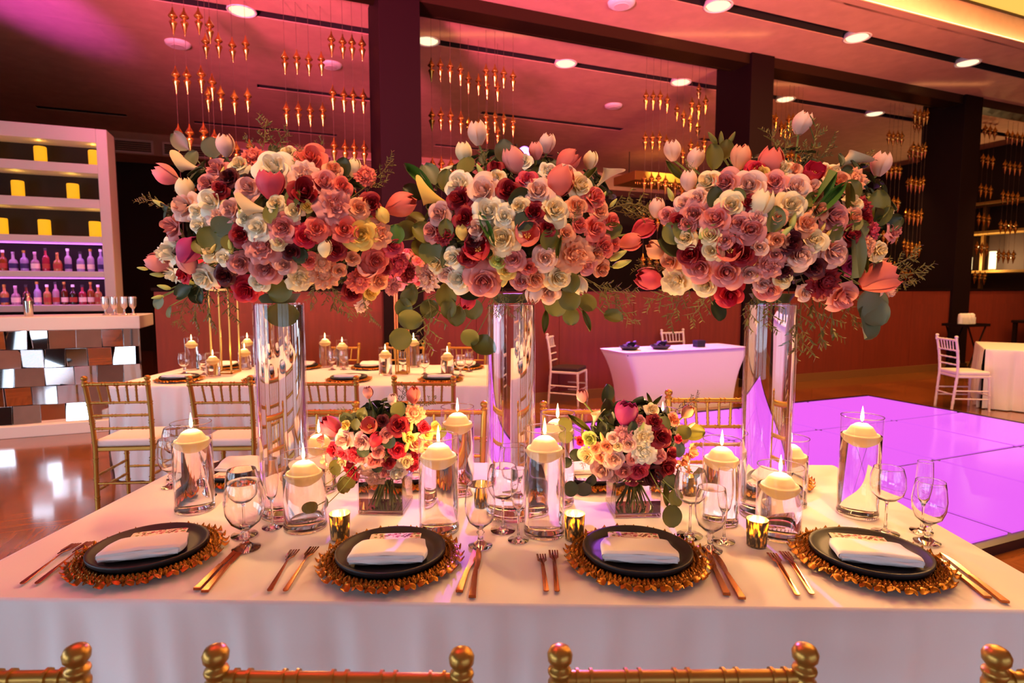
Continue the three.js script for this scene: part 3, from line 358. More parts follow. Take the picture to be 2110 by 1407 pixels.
{ const o = thing('light_strip', 'yellow cove light strip along the raised ceiling bay', 'light strip'); inRoom(o, (BAY.u0 + BAY.u1) / 2, CEIL + 0.014, BAY.n0 + 0.1);
  part('strip_light', bx(BAY.u1 - BAY.u0 - 0.1, 0.012, 0.02, 0, 0.008, 0), glow(new THREE.Color(1, 0.72, 0.3), 4), o);
  areaLight('light_strip_light', new THREE.Color(1, 0.72, 0.3), 26, BAY.u1 - BAY.u0 - 0.1, 0.03, roomPoint((BAY.u0 + BAY.u1) / 2, CEIL + 0.04, BAY.n0 + 0.09), roomPoint((BAY.u0 + BAY.u1) / 2, CEIL + 0.26, BAY.n0)); }
{ // bulkhead with air vents at the far end
  structure('trim_1', boxUV(span(U0, U1, 4.55, CEIL, -8.6, N0), 0.4), MAT.plaster);
  let i = 0; for (const u of [-12.25, -10.95, -9.65, -8.35, -7.05, -5.75, -4.45]) { i++;
    const o = thing('air_vent', ['first', 'second', 'third', 'fourth', 'fifth', 'sixth', 'seventh'][i - 1] + ' wall air vent from the left on the far bulkhead', 'vent', undefined, 0, 'air vents on the bulkhead'); inRoom(o, u, 4.72, -8.6);
    part('frame', merge([bx(1.12, 0.04, 0.03, 0, 0.13, 0.015), bx(1.12, 0.04, 0.03, 0, -0.13, 0.015), bx(0.04, 0.3, 0.03, 0.54, 0, 0.015), bx(0.04, 0.3, 0.03, -0.54, 0, 0.015)]), std(0xf2d2ca, 0.6), o);
    for (let k = 0; k < 5; k++) part('slat', bx(1.04, 0.012, 0.03, 0, -0.09 + k * 0.045, 0.012).rotateX(0), MAT.darkWood, o); }
}
{ // low wall of wood panels between the columns, with a baseboard
  const w = structure('wall_low', span(-9.1, U1, 0, 1.5, -0.24, -0.02), MAT.darkWood), edges = [];
  for (let u = -9.1; u < U1 - 0.2; u += 1.18) edges.push(u); edges.push(U1);
  for (let i = 0; i + 1 < edges.length; i++) part('panel', boxUV(span(edges[i] + 0.003, edges[i + 1] - 0.003, 0.13, 1.49, -0.02, 0.0), 0.8), MAT.lowWall, w);
  part('cap', span(-9.12, U1, 1.5, 1.53, -0.27, 0.02), MAT.darkWood, w);
  structure('baseboard_front', span(-9.1, U1, 0, 0.13, -0.02, 0.025), std(0x8a6038, 0.4, 0.2));
}
// dark columns and the header beam between them
const colLabel = ['dark square column behind the left and middle tall bouquets', 'dark square column behind the tall right bouquet', 'dark square column right of the tall right bouquet'];
[[-6.73, -6.25], [-1.24, -0.8], [3.75, 4.25]].forEach(([a, b], i) => {
  const o = thing('column', colLabel[i], 'column', undefined, 0, 'dark columns along the low wall'); inRoom(o, (a + b) / 2, 0, -0.33);
  part('shaft', bx(b - a, CEIL - 0.01, 0.76, 0, CEIL / 2, 0, 0.006), MAT.darkWood, o); part('base', bx(b - a + 0.04, 0.12, 0.8, 0, 0.06, 0, 0.005), MAT.bronze, o);
});
structure('trim_2', merge([span(U0, -6.73, 4.88, CEIL, -0.3, 0.0), span(-6.25, -1.24, 4.88, CEIL, -0.3, 0.0), span(-0.8, 3.75, 4.88, CEIL, -0.3, 0.0), span(4.25, U1, 4.88, CEIL, -0.3, 0.0)]), MAT.bronze);
{ let i = 0; for (const [a, b, lab] of [[-6.2, -1.3, 'warm light strip behind the beam left of the middle column'], [-0.75, 3.7, 'warm light strip behind the beam right of the middle column']]) {
  const o = thing('light_strip', lab, 'light strip'); inRoom(o, (a + b) / 2, 4.9, -0.34);
  part('housing', bx(b - a, 0.02, 0.05, 0, -0.012, 0), MAT.bronze, o); part('diffuser_light', bx(b - a, 0.008, 0.03, 0, 0.004, 0), glow(new THREE.Color(1, 0.62, 0.25), 3), o);
  areaLight('light_strip_light', new THREE.Color(1, 0.6, 0.25), 3, b - a, 0.04, roomPoint((a + b) / 2, 4.915, -0.34), roomPoint((a + b) / 2, 6, -0.34));
} }
// recessed downlights set in the ceiling slots
{
  const spots = [[-2.69, 0.97], [-0.24, 0.97], [2.2, 0.97], [4.65, 0.97], [-5.15, 0.97], [-7.6, 0.97], [-10.05, 0.97], [-8.2, -1.4], [-5.8, -1.4], [-3.6, -1.4], [-1.4, -1.4], [0.97, -1.4], [3.35, -1.4]];
  const names = ['in the front ceiling slot, nearest the top edge', 'in the front ceiling slot, middle of the three in view', 'in the front ceiling slot, rightmost in view', 'in the front ceiling slot beyond the right edge', 'in the front ceiling slot above the frame', 'in the front ceiling slot above the left table', 'in the front ceiling slot above the bar', 'in the rear slot above the left bouquet', 'in the rear slot beside the left column', 'in the rear slot above the middle bouquet', 'in the rear slot left of the middle column', 'in the rear slot right of the middle column', 'in the rear slot left of the right column'];
  spots.forEach(([u, n], i) => {
    const o = thing('downlight', 'recessed ceiling downlight ' + names[i], 'downlight', undefined, 0, 'downlights in the ceiling slots'); inRoom(o, u, CEIL, n);
    part('trim_ring', lathe([[0.13, 0.06], [0.15, 0.0], [0.17, -0.012], [0.18, 0.0], [0.16, 0.06]], 28), MAT.white, o);
    part('lens_light', new THREE.SphereGeometry(0.145, 24, 10, 0, PI * 2, PI / 2, PI / 2).scale(1, 0.3, 1).translate(0, 0.012, 0), glow(new THREE.Color(1, 0.78, 0.45), 1.6), o);
    const T = [[-6.6, 5.4], [-5.6, 5.0], [-4.4, 4.2]][i];
    spotLight('downlight_light', new THREE.Color(1, 0.5, 0.18), T ? [36, 85, 95][i] : 44, roomPoint(u, CEIL - 0.05, n), T ? roomPoint(T[0], 0.7, T[1]) : roomPoint(u, 0, n + 0.01), T ? 0.34 : 0.6, 0.8, 3);
  });
  const discs = [[-9.1, -2.8, 'above the left bouquet'], [-7.0, -2.8, 'left of the left column'], [-1.8, -2.9, 'left of the middle column'], [-3.86, 0.6, 'on the front ceiling near the top edge']];
  for (const [u, n, w] of discs) { const o = thing('ceiling_speaker', 'round white ceiling speaker ' + w, 'speaker', undefined, 0, 'ceiling speakers'); inRoom(o, u, CEIL, n);
    part('housing', lathe([[0.0, -0.05], [0.12, -0.05], [0.16, -0.03], [0.17, 0.0]], 24), MAT.white, o); part('grille', cyl(0.09, 0.09, 0.006, 0, -0.053, 0, 20), std(0xd8c8c4, 0.7), o); }
}
const ORDINAL = ['first', 'second', 'third', 'fourth', 'fifth', 'sixth', 'seventh', 'eighth', 'ninth', 'tenth', 'eleventh', 'twelfth', 'thirteenth'];
// hanging strands of gold spindle beads
{
  const bead = merge([lathe([[0.0, 0.14], [0.006, 0.125], [0.01, 0.1], [0.034, 0.055], [0.04, 0.045], [0.034, 0.038], [0.014, 0.022], [0.012, 0.012], [0.03, -0.002], [0.034, -0.012], [0.026, -0.03], [0.012, -0.085], [0.004, -0.128], [0.0, -0.13]], 10)]);
  const where = ['far left, over the left bouquet', 'between the left bouquet and the left column', 'just right of the left column', 'just left of the middle column', 'just right of the middle column', 'just left of the right column', 'right of the right column'];
  STRANDS.forEach((list, c) => list.forEach(([u, h, n], k) => {
    const o = thing('bead_strand', `${ORDINAL[list.filter((q, j) => q[0] < u || (q[0] === u && j < k)).length]} gold bead strand from the left, ${where[c]}`, 'bead strand', undefined, 0, 'gold bead strands ' + where[c]); inRoom(o, u, 0, n);
    let low = 9; for (let y = h; y > 1.75; y -= 0.62) { if (y + 0.14 > CEIL) continue; { const b = part('bead', bead, MAT.gem, o); b.position.set(0, y, 0); b.scale.set(1.25, 1.15, 1.25); } low = y; }
    part('cord', cyl(0.0022, 0.0022, CEIL - low, 0, (CEIL + low) / 2, 0, 5), MAT.cord, o);
  }));
}
// purple moving-head lamps on poles behind the low wall
[[-4.47, 3.49, 'left'], [-4.05, 3.33, 'right']].forEach(([u, h, side]) => {
  const o = thing('stage_light', side + ' purple stage spotlight glowing behind the tall middle bouquet', 'spotlight', undefined, 0, 'purple stage lights'); inRoom(o, u, 0, -1.0);
  part('pole', cyl(0.02, 0.02, h - 0.12, 0, (h - 0.12) / 2, 0, 10), MAT.blackMetal, o); part('foot', cyl(0.17, 0.15, 0.03, 0, 0.015, 0, 24), MAT.blackMetal, o);
  part('yoke', merge([bx(0.03, 0.26, 0.05, -0.13, h, 0), bx(0.03, 0.26, 0.05, 0.13, h, 0), bx(0.29, 0.03, 0.08, 0, h - 0.12, 0)]), MAT.blackMetal, o);
  part('head', cyl(0.09, 0.1, 0.22, 0, 0, 0, 20).rotateX(PI / 2).rotateY(-0.4).translate(0, h, 0), MAT.blackMetal, o);
  part('lens_light', new THREE.SphereGeometry(0.085, 18, 12).scale(1, 1, 0.35).rotateY(-0.4).translate(-0.045, h, 0.11), glow(new THREE.Color(0.55, 0.16, 1), 6), o);
  const p = roomPoint(u - 0.09, h, -0.78); spotLight('stage_light_beam', PURPLE, side === 'left' ? 170 : 80, p, side === 'left' ? V3(0.2, 0.77, -2.0) : V3(1.6, 0.7, -7.6), side === 'left' ? 0.16 : 0.5, 0.7, 3);
});
{ // far gilded canopy with a bead fringe, seen right of the middle bouquet
  const o = thing('gilded_canopy', 'far gilded hanging canopy lit yellow with a bead fringe', 'canopy'); inRoom(o, 1.4, 4.35, -6);
  part('band', bx(1.9, 0.22, 1.0, 0, 0, 0, 0.01), std(0xcaa046, 0.4, 0.5), o); for (const x of [-0.8, 0.8]) part('hanger', cyl(0.01, 0.01, 0.6, x, 0.38, 0, 6), MAT.blackMetal, o);
  const fr = []; for (let k = 0; k < 30; k++) fr.push(lathe([[0, 0.05], [0.014, 0.03], [0.02, 0], [0.006, -0.05], [0, -0.06]], 6).translate(-0.93 + k * 0.064, -0.18, 0.49)); const f = part('fringe', merge(fr), MAT.gem, o); f.userData.kind = 'stuff';
  spotLight('canopy_light', new THREE.Color(1, 0.7, 0.25), 22, roomPoint(1.4, 4.95, -4.6), roomPoint(1.4, 4.3, -6), 0.6, 0.8);
}
// ---------------------------------------------------------------- LED dance floor
{
  const o = thing('dance_floor', 'raised illuminated purple dance floor of large square panels', 'dance floor'); inRoom(o, 0, 0, 0);
  const u0 = -6.18, n0 = 1.54, su = 1.155, sn = 1.17, top = 0.06;
  part('frame', merge([span(u0 - 0.05, u0 + 5 * su + 0.05, 0, top - 0.012, n0 - 0.05, n0 + 3 * sn + 0.05), span(u0 - 0.06, u0 + 5 * su + 0.06, 0, top, n0 + 3 * sn + 0.015, n0 + 3 * sn + 0.06), span(u0 - 0.06, u0 + 5 * su + 0.06, 0, top, n0 - 0.06, n0 - 0.015), span(u0 - 0.06, u0 - 0.015, 0, top, n0, n0 + 3 * sn), span(u0 + 5 * su + 0.015, u0 + 5 * su + 0.06, 0, top, n0, n0 + 3 * sn)]), std(0x2a1420, 0.35), o);
  const pm = new THREE.MeshPhysicalMaterial({ color: 0x2a1034, roughness: 0.14, emissive: new THREE.Color(0.85, 0.13, 0.97), emissiveIntensity: 0.95 });
  for (let i = 0; i < 5; i++) for (let j = 0; j < 3; j++) part('light_tile', span(u0 + i * su + 0.022, u0 + (i + 1) * su - 0.022, top - 0.012, top, n0 + j * sn + 0.022, n0 + (j + 1) * sn - 0.022), pm, o);
  areaLight('dance_floor_light', new THREE.Color(0.7, 0.1, 0.95), 0.06, 5 * su, 3 * sn, roomPoint(u0 + 2.5 * su, top + 0.012, n0 + 1.5 * sn), roomPoint(u0 + 2.5 * su, 5, n0 + 1.5 * sn));
}
// ---------------------------------------------------------------- bar with mirror tiles
{
  const b = thing('bar_counter', 'white bar counter with a front of tilted mirror tiles', 'bar counter'); inRoom(b, 0, 0, 0); const uR = -9.32, uL = -12.9, nF = -0.36;
  part('body', span(uL, uR - 0.01, 0.1, 1.09, -1.05, nF - 0.035), MAT.darkWood, b);
  part('counter_top', span(uL - 0.02, uR + 0.02, 1.09, 1.23, -1.1, nF + 0.02, 0.008), MAT.white, b);
  part('plinth', span(uL, uR + 0.02, 0, 0.12, -1.06, nF + 0.1, 0.006), MAT.white, b);
  part('side_panel', span(uR - 0.01, uR + 0.006, 0.12, 1.09, -1.05, nF - 0.02), MAT.mirror, b);
  reseed(77); const rowH = 0.97 / 5; for (let r0 = 0; r0 < 5; r0++) { let u = uL + rr(0, 0.12); while (u < uR - 0.03) { const w = Math.min(rr(0.17, 0.27), uR - u); if (w > 0.05) { const t = part('mirror_tile', new RoundedBoxGeometry(w - 0.004, rowH - 0.004, 0.012, 1, 0.002), MAT.mirror, b); t.position.set(u + w / 2, 0.12 + rowH * (r0 + 0.5), nF - 0.006); t.rotation.set(rr(-0.22, 0.2), rr(-0.28, 0.28), 0); } u += w; } }
  // shelving behind the bar
  const s = thing('bar_shelf', 'tall white shelving unit behind the bar', 'shelf unit'); inRoom(s, 0, 0, 0); const sR = -9.82, sL = -12.9, f = -1.82, k = -2.2, shelfY = [[1.24, 1.32], [1.67, 1.74], [2.10, 2.18], [2.53, 2.64], [2.96, 3.07], [3.34, 3.51]];
  part('upright', span(sR - 0.12, sR, 0, 3.51, k, f, 0.01), MAT.white, s); part('upright', span(sL, sL + 0.12, 0, 3.51, k, f, 0.01), MAT.white, s);
  for (const [a, c] of shelfY) part('shelf', span(sL + 0.12, sR - 0.12, a, c, k, f, 0.006), MAT.white, s);
  part('back_panel', span(sL, sR, 0, 3.5, k - 0.03, k), MAT.darkWall, s); part('base_cabinet', span(sL + 0.12, sR - 0.12, 0, 1.0, k, f - 0.02), MAT.white, s);
  for (const y of [2.09, 1.66]) { part('led_strip_light', span(sL + 0.14, sR - 0.13, y - 0.012, y, f - 0.05, f - 0.02), glow(new THREE.Color(0.75, 0.15, 1), 3.2), s); areaLight('shelf_light', new THREE.Color(0.9, 0.28, 0.95), 10, sR - sL - 0.3, 0.05, roomPoint((sL + sR) / 2, y - 0.02, f - 0.06), roomPoint((sL + sR) / 2, y - 1, k)); }
  // amber LED candles on the upper shelves
  const wax = new THREE.MeshPhysicalMaterial({ color: 0xf5c542, roughness: 0.8, transmission: 0.3, thickness: 0, emissive: new THREE.Color(0.95, 0.58, 0.01), emissiveIntensity: 0.7, side: THREE.DoubleSide });
  const pill = lathe([[0, 0], [0.06, 0], [0.065, 0.01], [0.065, 0.19], [0.06, 0.2], [0.045, 0.195], [0.02, 0.18], [0, 0.178]], 24), rowName = ['top shelf', 'second shelf from the top', 'third shelf from the top'], ord = ['first', 'second', 'third'];
  [[LAMPS_A, 3.07], [LAMPS_B, 2.64], [LAMPS_C, 2.18]].forEach(([list, y], q) => list.forEach((u, i) => {
    const c = thing('led_candle', `${ord[i]} glowing yellow pillar candle from the left on the bar's ${rowName[q]}`, 'candle', undefined, 0, 'yellow candles on the bar shelf'); inRoom(c, u, y, -1.98);
    part('wax_light', pill, wax, c); part('wick', cyl(0.003, 0.003, 0.02, 0, 0.186, 0, 6), MAT.wick, c);
    const l = new THREE.PointLight(new THREE.Color(1, 0.6, 0.08), 0.02); l.name = 'candle_glow'; l.position.set(0, 0.26, 0.03); c.add(l);
  }));
  // bottles
  const kinds = [
    lathe([[0, 0], [0.04, 0], [0.042, 0.01], [0.042, 0.13], [0.036, 0.155], [0.016, 0.175], [0.014, 0.23], [0.017, 0.232], [0.017, 0.25], [0, 0.25]], 14),
    lathe([[0, 0], [0.045, 0], [0.047, 0.01], [0.047, 0.1], [0.04, 0.13], [0.018, 0.15], [0.015, 0.21], [0.018, 0.212], [0.018, 0.235], [0, 0.235]], 14),
    lathe([[0, 0], [0.036, 0], [0.038, 0.01], [0.038, 0.16], [0.028, 0.19], [0.014, 0.205], [0.013, 0.265], [0.016, 0.267], [0.016, 0.285], [0, 0.285]], 14)];
  const liquor = [0xe9d6ea, 0xc86a2a, 0x8a3a1a, 0xd9c4ee, 0xf0b060, 0x51301c, 0xe2b8c8, 0xd8485a].map((c) => new THREE.MeshPhysicalMaterial({ color: c, roughness: 0.08, transmission: 0.55, thickness: 0, side: THREE.DoubleSide }));
  const tone = ['clear', 'orange', 'brown', 'pale lilac', 'golden', 'dark', 'pink', 'red']; const capM = [std(0x2a2020, 0.5), MAT.gold, MAT.white], labM = [std(0xf3e6c8, 0.7), std(0x352a5a, 0.7), std(0xb04a30, 0.7)];
  reseed(5); [[BOTTLES_A, 1.74, 'upper bottle shelf', [5, 1, 1, 0, 3, 6, 7, 4, 0, 3, 0, 3]], [BOTTLES_B, 1.32, 'lower bottle shelf', [6, 4, 6, 2, 3, 4, 6, 2, 5, 7, 1, 4]]].forEach(([list, y, nm, tones]) => list.forEach((u, i) => {
    const q = Math.floor(rnd() * 3), c = thing('bottle', `${tone[tones[i]]} liquor bottle, ${ORDINAL[i]} from the left on the ${nm}`, 'bottle', undefined, 0, 'bottles behind the bar'); inRoom(c, u, y, -1.98);
    part('glass_body', kinds[q], liquor[tones[i]], c); part('cap', cyl(0.018, 0.018, 0.03, 0, [0.25, 0.235, 0.285][q] - 0.01, 0, 10), capM[i % 3], c); part('paper_label', new THREE.CylinderGeometry([0.043, 0.048, 0.039][q], [0.043, 0.048, 0.039][q], 0.06, 14, 1, true).translate(0, 0.065, 0), labM[(i + q) % 3], c);
  }));
  // silver cups and a shaker on the counter
  const cup = lathe([[0, 0], [0.034, 0], [0.034, 0.006], [0.012, 0.016], [0.01, 0.06], [0.016, 0.075], [0.034, 0.095], [0.038, 0.13], [0.038, 0.2], [0.036, 0.205], [0.034, 0.2], [0.034, 0.1], [0, 0.085]], 18), cupM = std(0xe4dede, 0.18, 0.7);
  [-9.68, -9.59, -9.5, -9.41].forEach((u, i) => { const c = thing('silver_goblet', ['first', 'second', 'third', 'fourth'][i] + ' silver goblet from the left at the bar counter end', 'goblet', undefined, 0, 'silver goblets on the bar'); inRoom(c, u, 1.23, -0.65 + 0.03 * (i % 2)); part('cup', cup, cupM, c); part('band', new THREE.TorusGeometry(0.0385, 0.002, 6, 20).rotateX(PI / 2).translate(0, 0.19, 0), MAT.white, c); });
  const sh = thing('cocktail_shaker', 'tall steel cocktail shaker on the bar counter', 'shaker'); inRoom(sh, -10.36, 1.23, -0.62); part('cup', lathe([[0, 0], [0.036, 0], [0.038, 0.006], [0.046, 0.16], [0.048, 0.162]], 20), MAT.chrome, sh); part('lid', lathe([[0.048, 0.162], [0.046, 0.17], [0.03, 0.2], [0.024, 0.205], [0.024, 0.235], [0, 0.238]], 20), MAT.chrome, sh);
}
// unseen downlights over the camera, added to throw warm light on the tall bouquets
[[-0.78, 0.2, 'left'], [0.0, 0.2, 'middle'], [0.84, 0.2, 'right']].forEach(([x, z, side]) => {
  const o = thing('downlight', `added unseen ceiling downlight warming the ${side} tall bouquet`, 'downlight', [x, CEIL, z], 0, 'added downlights warming the bouquets');
  part('trim_ring', lathe([[0.1, 0.0], [0.12, -0.012], [0.13, 0.0]], 24), MAT.white, o); part('lens_light', cyl(0.1, 0.1, 0.008, 0, -0.006, 0, 24), glow(new THREE.Color(1, 0.7, 0.4), 2), o);
  spotLight('downlight_light', new THREE.Color(1, 0.54, 0.26), 48, V3(x, CEIL - 0.04, z), V3(x, 1.75, -1.8), 0.17, 0.7, 5);
});
// wall-washer cans that throw the pink and orange light on the ceiling, beside the camera
[[-10.6, 6.2, V3(4.4, 3.1, -4.6), 0xff4060, 'left of the camera', new THREE.Color(1, 0.16, 0.3)], [-1.5, 7.6, V3(0, 3.1, -7.4), 0xff8040, 'right of the camera', new THREE.Color(1, 0.3, 0.16)], [-12.4, 3.6, V3(1.9, 2.9, -5.6), 0xb040ff, 'by the left wall', new THREE.Color(0.6, 0.1, 1)]].forEach(([u, n, d, c, w, e]) => {
  const o = thing('par_can', 'black wall-washer lamp can on a stand ' + w, 'stage light'); inRoom(o, u, 0, n);
  part('pole', cyl(0.018, 0.018, 1.7, 0, 0.85, 0, 8), MAT.blackMetal, o); part('foot', cyl(0.22, 0.2, 0.03, 0, 0.015, 0, 20), MAT.blackMetal, o);
  const q = new THREE.Quaternion().setFromUnitVectors(V3(0, 1, 0), d.clone().normalize());
  part('can', cyl(0.07, 0.1, 0.2, 0, -0.06, 0, 16, true).applyQuaternion(q).translate(0, 1.78, 0), MAT.blackMetal, o);
  part('lens_light', cyl(0.085, 0.085, 0.01, 0, 0.0, 0, 16).applyQuaternion(q).translate(0, 1.78, 0), glow(e, 4), o);
});
// ---------------------------------------------------------------- tables and cloths
const TOP = 0.765;
function clothGeo(w, d, h, seed, fold = 0.042, wrinkle = 0.0012) {
  const hw = w / 2, hd = d / 2, per = 2 * (w + d), rad = 0.012, list = [];
  list.push(sheet((a, b) => { const x = -hw + w * a, z = hd - d * b, e = Math.min(1, Math.min(hw - Math.abs(x), hd - Math.abs(z)) / 0.05); return [x, h + wrinkle * e * 2.4 * (fbm(x * 5 + seed + z * 2.5, z * 7 + seed, 3) - 0.45), z]; }, Math.ceil(w * 36), Math.ceil(d * 36)));
  const at = (s) => { s = ((s % per) + per) % per; if (s < w) return [-hw + s, hd, 0, 1]; s -= w; if (s < d) return [hw, hd - s, 1, 0]; s -= d; if (s < w) return [hw - s, -hd, 0, -1]; s -= w; return [-hw, -hd + s, -1, 0]; };
  const n = Math.ceil(per / 0.022), m = 22;
  list.push(sheet((a, b) => {
    const s = a * per, [x, z, ox, oz] = at(Math.min(s, per - 1e-6)); let y, o;
    if (b < 0.12) { const t = b / 0.12 * PI / 2; o = rad * Math.sin(t); y = h - rad * (1 - Math.cos(t)); }
    else { const t = (b - 0.12) / 0.88, amp = fold * Math.pow(t, 0.5), q = s + 0.12 * t * Math.sin(s * 2.3 + seed);
      o = rad + amp * (0.55 + 0.3 * Math.sin(q * 21 + seed) + 0.34 * Math.sin(q * 43 + 2 * seed + t * 2.5) + 0.22 * Math.sin(q * 71 + seed * 3 + t * 4) + 1.5 * (fbm(q * 6 + seed, t * 1.6, 3) - 0.45)); if (Math.abs(t - 0.3) < 0.03) o += 0.002; y = h - rad - (h - rad - 0.012) * t; }
    return [x + ox * o, y, z + oz * o];
  }, n, m));
  const g = merge(list); g.computeVertexNormals();
  return smooth(g);
}
function banquetTable(name, label, clothLabel, x, z, w, d, turn, seed) {
  const t = thing(name, label, 'table', [x, 0, z], turn);
  part('tabletop', bx(w - 0.02, 0.03, d - 0.02, 0, TOP - 0.022, 0), MAT.darkWood, t);
  for (const sx of [-1, 1]) for (const sz of [-1, 1]) part('leg', bx(0.05, TOP - 0.04, 0.05, sx * (w / 2 - 0.12), (TOP - 0.04) / 2, sz * (d / 2 - 0.1)), MAT.blackMetal, t);
  const c = shadow(new THREE.Mesh(clothGeo(w, d, TOP, seed), MAT.linen)); c.name = numbered('tablecloth'); c.position.set(x, 0, z); c.rotation.y = turn; c.userData = { label: clothLabel, category: 'tablecloth', group: 'white tablecloths' }; scene.add(c);
}
const T1 = { x: -0.025, z: -1.895, w: 2.76, d: 1.13, turn: -1.3 * PI / 180 };
banquetTable('banquet_table', 'long banquet table in the foreground under a white cloth', 'white tablecloth draped to the floor over the foreground banquet table', T1.x, T1.z, T1.w, T1.d, T1.turn, 3.1);
banquetTable('banquet_table', 'banquet table standing behind at left under a white cloth', 'white tablecloth over the second banquet table behind at left', -1.58, -5.13, 3.14, 1.25, 0, 8.7);
banquetTable('banquet_table', 'banquet table at the right edge under a white cloth', 'white tablecloth over the table cut by the right edge', 7.47, -7.1, 2.7, 1.3, -0.6, 5.2);

// ---------------------------------------------------------------- bamboo-turned banquet chairs
function ringed(a, b, r, k) { const g = [rod(a, b, r, r, 10)], A = V3(...a), B = V3(...b), dir = B.clone().sub(A).normalize(); for (let i = 0; i < k; i++) { const c = A.clone().lerp(B, (i + 0.5) / k), h = dir.clone().multiplyScalar(0.005), h2 = dir.clone().multiplyScalar(0.011); for (const sgn of [-1, 1]) { const p = c.clone().addScaledVector(h2, sgn); g.push(rod(p.clone().sub(h.clone().multiplyScalar(0.5)).toArray(), p.clone().add(h.clone().multiplyScalar(0.5)).toArray(), r * 1.28, r * 1.28, 10)); } } return merge(g); }
const postAt = (y) => { const t = Math.max(0, (y - 0.45) / 0.46), b = Math.min(1, y / 0.45); return [0.172 + 0.012 * b + 0.014 * t, y, -0.225 + 0.035 * b - 0.05 * t * t]; };
const CHAIR = {};
for (const s of [-1, 1]) {
  const P = [0, 0.15, 0.3, 0.45, 0.6, 0.75, 0.9].map((y) => { const q = postAt(y); return V3(s * q[0], q[1], q[2]); });
  const bands = []; for (let y = 0.1; y < 0.88; y += 0.13) { const q = postAt(y); for (const o of [-0.009, 0.009]) bands.push(cyl(0.0195, 0.0195, 0.006, s * q[0], y + o, q[2], 10)); }
  CHAIR['post' + s] = merge([tube(P, 0.0155, 24, 10), ...bands]);
  CHAIR['front' + s] = merge([rod([s * 0.195, 0, 0.195], [s * 0.182, 0.44, 0.18], 0.013, 0.016), ...[0.1, 0.2, 0.3, 0.4].map((y) => cyl(0.019, 0.019, 0.008, s * (0.195 - 0.013 * y / 0.44), y, 0.195 - 0.015 * y / 0.44, 10))]);
  const q = postAt(0.9); CHAIR['finial' + s] = lathe([[0, 0.043], [0.008, 0.0425], [0.016, 0.038], [0.0205, 0.029], [0.0195, 0.019], [0.014, 0.012], [0.012, 0.008], [0.018, 0.004], [0.0195, 0], [0.018, -0.004], [0.0155, -0.008], [0.0155, -0.014], [0.019, -0.018], [0.019, -0.024], [0.0155, -0.03]], 18).translate(s * q[0], 0.9, q[2]);
  CHAIR['side' + s] = [0.15, 0.25].map((y) => ringed([s * 0.18, y, -0.2], [s * 0.189, y, 0.188], 0.0085, 3));
}
CHAIR.rails = [0.575, 0.665, 0.755].map((y) => { const q = postAt(y); return ringed([-q[0], y, q[2]], [q[0], y, q[2]], 0.0088, 4); });
{ const q = postAt(0.885); CHAIR.top = ringed([-q[0], 0.885, q[2]], [q[0], 0.885, q[2]], 0.0125, 5); }
CHAIR.spindles = [-2, -1, 0, 1, 2].map((k) => { const a = postAt(0.755), b = postAt(0.885); return ringed([k * 0.056, 0.755, a[2]], [k * 0.061, 0.885, b[2]], 0.0068, 2); });
CHAIR.seat = bx(0.385, 0.03, 0.385, 0, 0.43, 0, 0.008);
CHAIR.cushion = (() => { const g = new RoundedBoxGeometry(0.375, 0.052, 0.38, 4, 0.022); const p = g.attributes.position; for (let i = 0; i < p.count; i++) if (p.getY(i) > 0) p.setY(i, p.getY(i) + 0.012 * Math.cos(p.getX(i) * 7.5) * Math.cos(p.getZ(i) * 7.5)); g.computeVertexNormals(); return g.translate(0, 0.471, 0); })();
CHAIR.cross = [ringed([-0.19, 0.2, 0.19], [0.19, 0.2, 0.19], 0.0085, 3), ringed([-0.178, 0.2, -0.21], [0.178, 0.2, -0.21], 0.0085, 3)];
function makeChair(label, frame, pad, group, pos, turn) {
  const c = thing('banquet_chair', label, 'chair', pos, turn, group);
  part('seat', CHAIR.seat, frame, c); part('cushion', CHAIR.cushion, pad, c);
  for (const s of [-1, 1]) { const l = part('leg', CHAIR['post' + s], frame, c); part('finial', CHAIR['finial' + s], frame, l); part('leg', CHAIR['front' + s], frame, c); for (const g of CHAIR['side' + s]) part('stretcher', g, frame, c); }
  part('top_rail', CHAIR.top, frame, c); for (const g of CHAIR.rails) part('back_rail', g, frame, c); for (const g of CHAIR.spindles) part('spindle', g, frame, c); for (const g of CHAIR.cross) part('stretcher', g, frame, c);
  return c;
}
const goldChair = makeChair('gold bamboo-turned chair cut by the bottom left corner', MAT.gold, MAT.cushion, 'gold chairs along the near side', [-0.905, 0, -1.12], PI + 0.03);
copy(goldChair, 'gold chair at the bottom edge, in front of the second plate', [-0.273, 0, -1.12], PI - 0.02);
copy(goldChair, 'gold chair at the bottom edge, in front of the third plate', [0.272, 0, -1.125], PI + 0.01);
copy(goldChair, 'gold chair cut by the bottom right corner', [0.972, 0, -1.12], PI);
[[-1.0, 'behind the leftmost tall vase, tucked against the foreground table'], [-0.34, 'tucked behind the foreground table left of the middle vase'], [0.36, 'tucked behind the foreground table right of the middle vase'], [1.0, 'tucked behind the foreground table left of the right vase']].forEach(([x, w], i) => copy(goldChair, 'gold chair ' + w, [x, i === 3 ? 0.06 : 0, -2.71], 0.0, 'gold chairs along the far side of the foreground table'));
[[-2.66, 'leftmost of the four at the second table'], [-1.955, 'second from the left at the second table'], [-1.235, 'third from the left at the second table'], [-0.58, 'rightmost of the four at the second table']].forEach(([x, w], i) => copy(goldChair, 'gold chair with white cushion, ' + w, [x, 0, -4.075], PI + [0.1, 0.05, 0.0, -0.03][i], 'gold chairs at the second table, near side'));
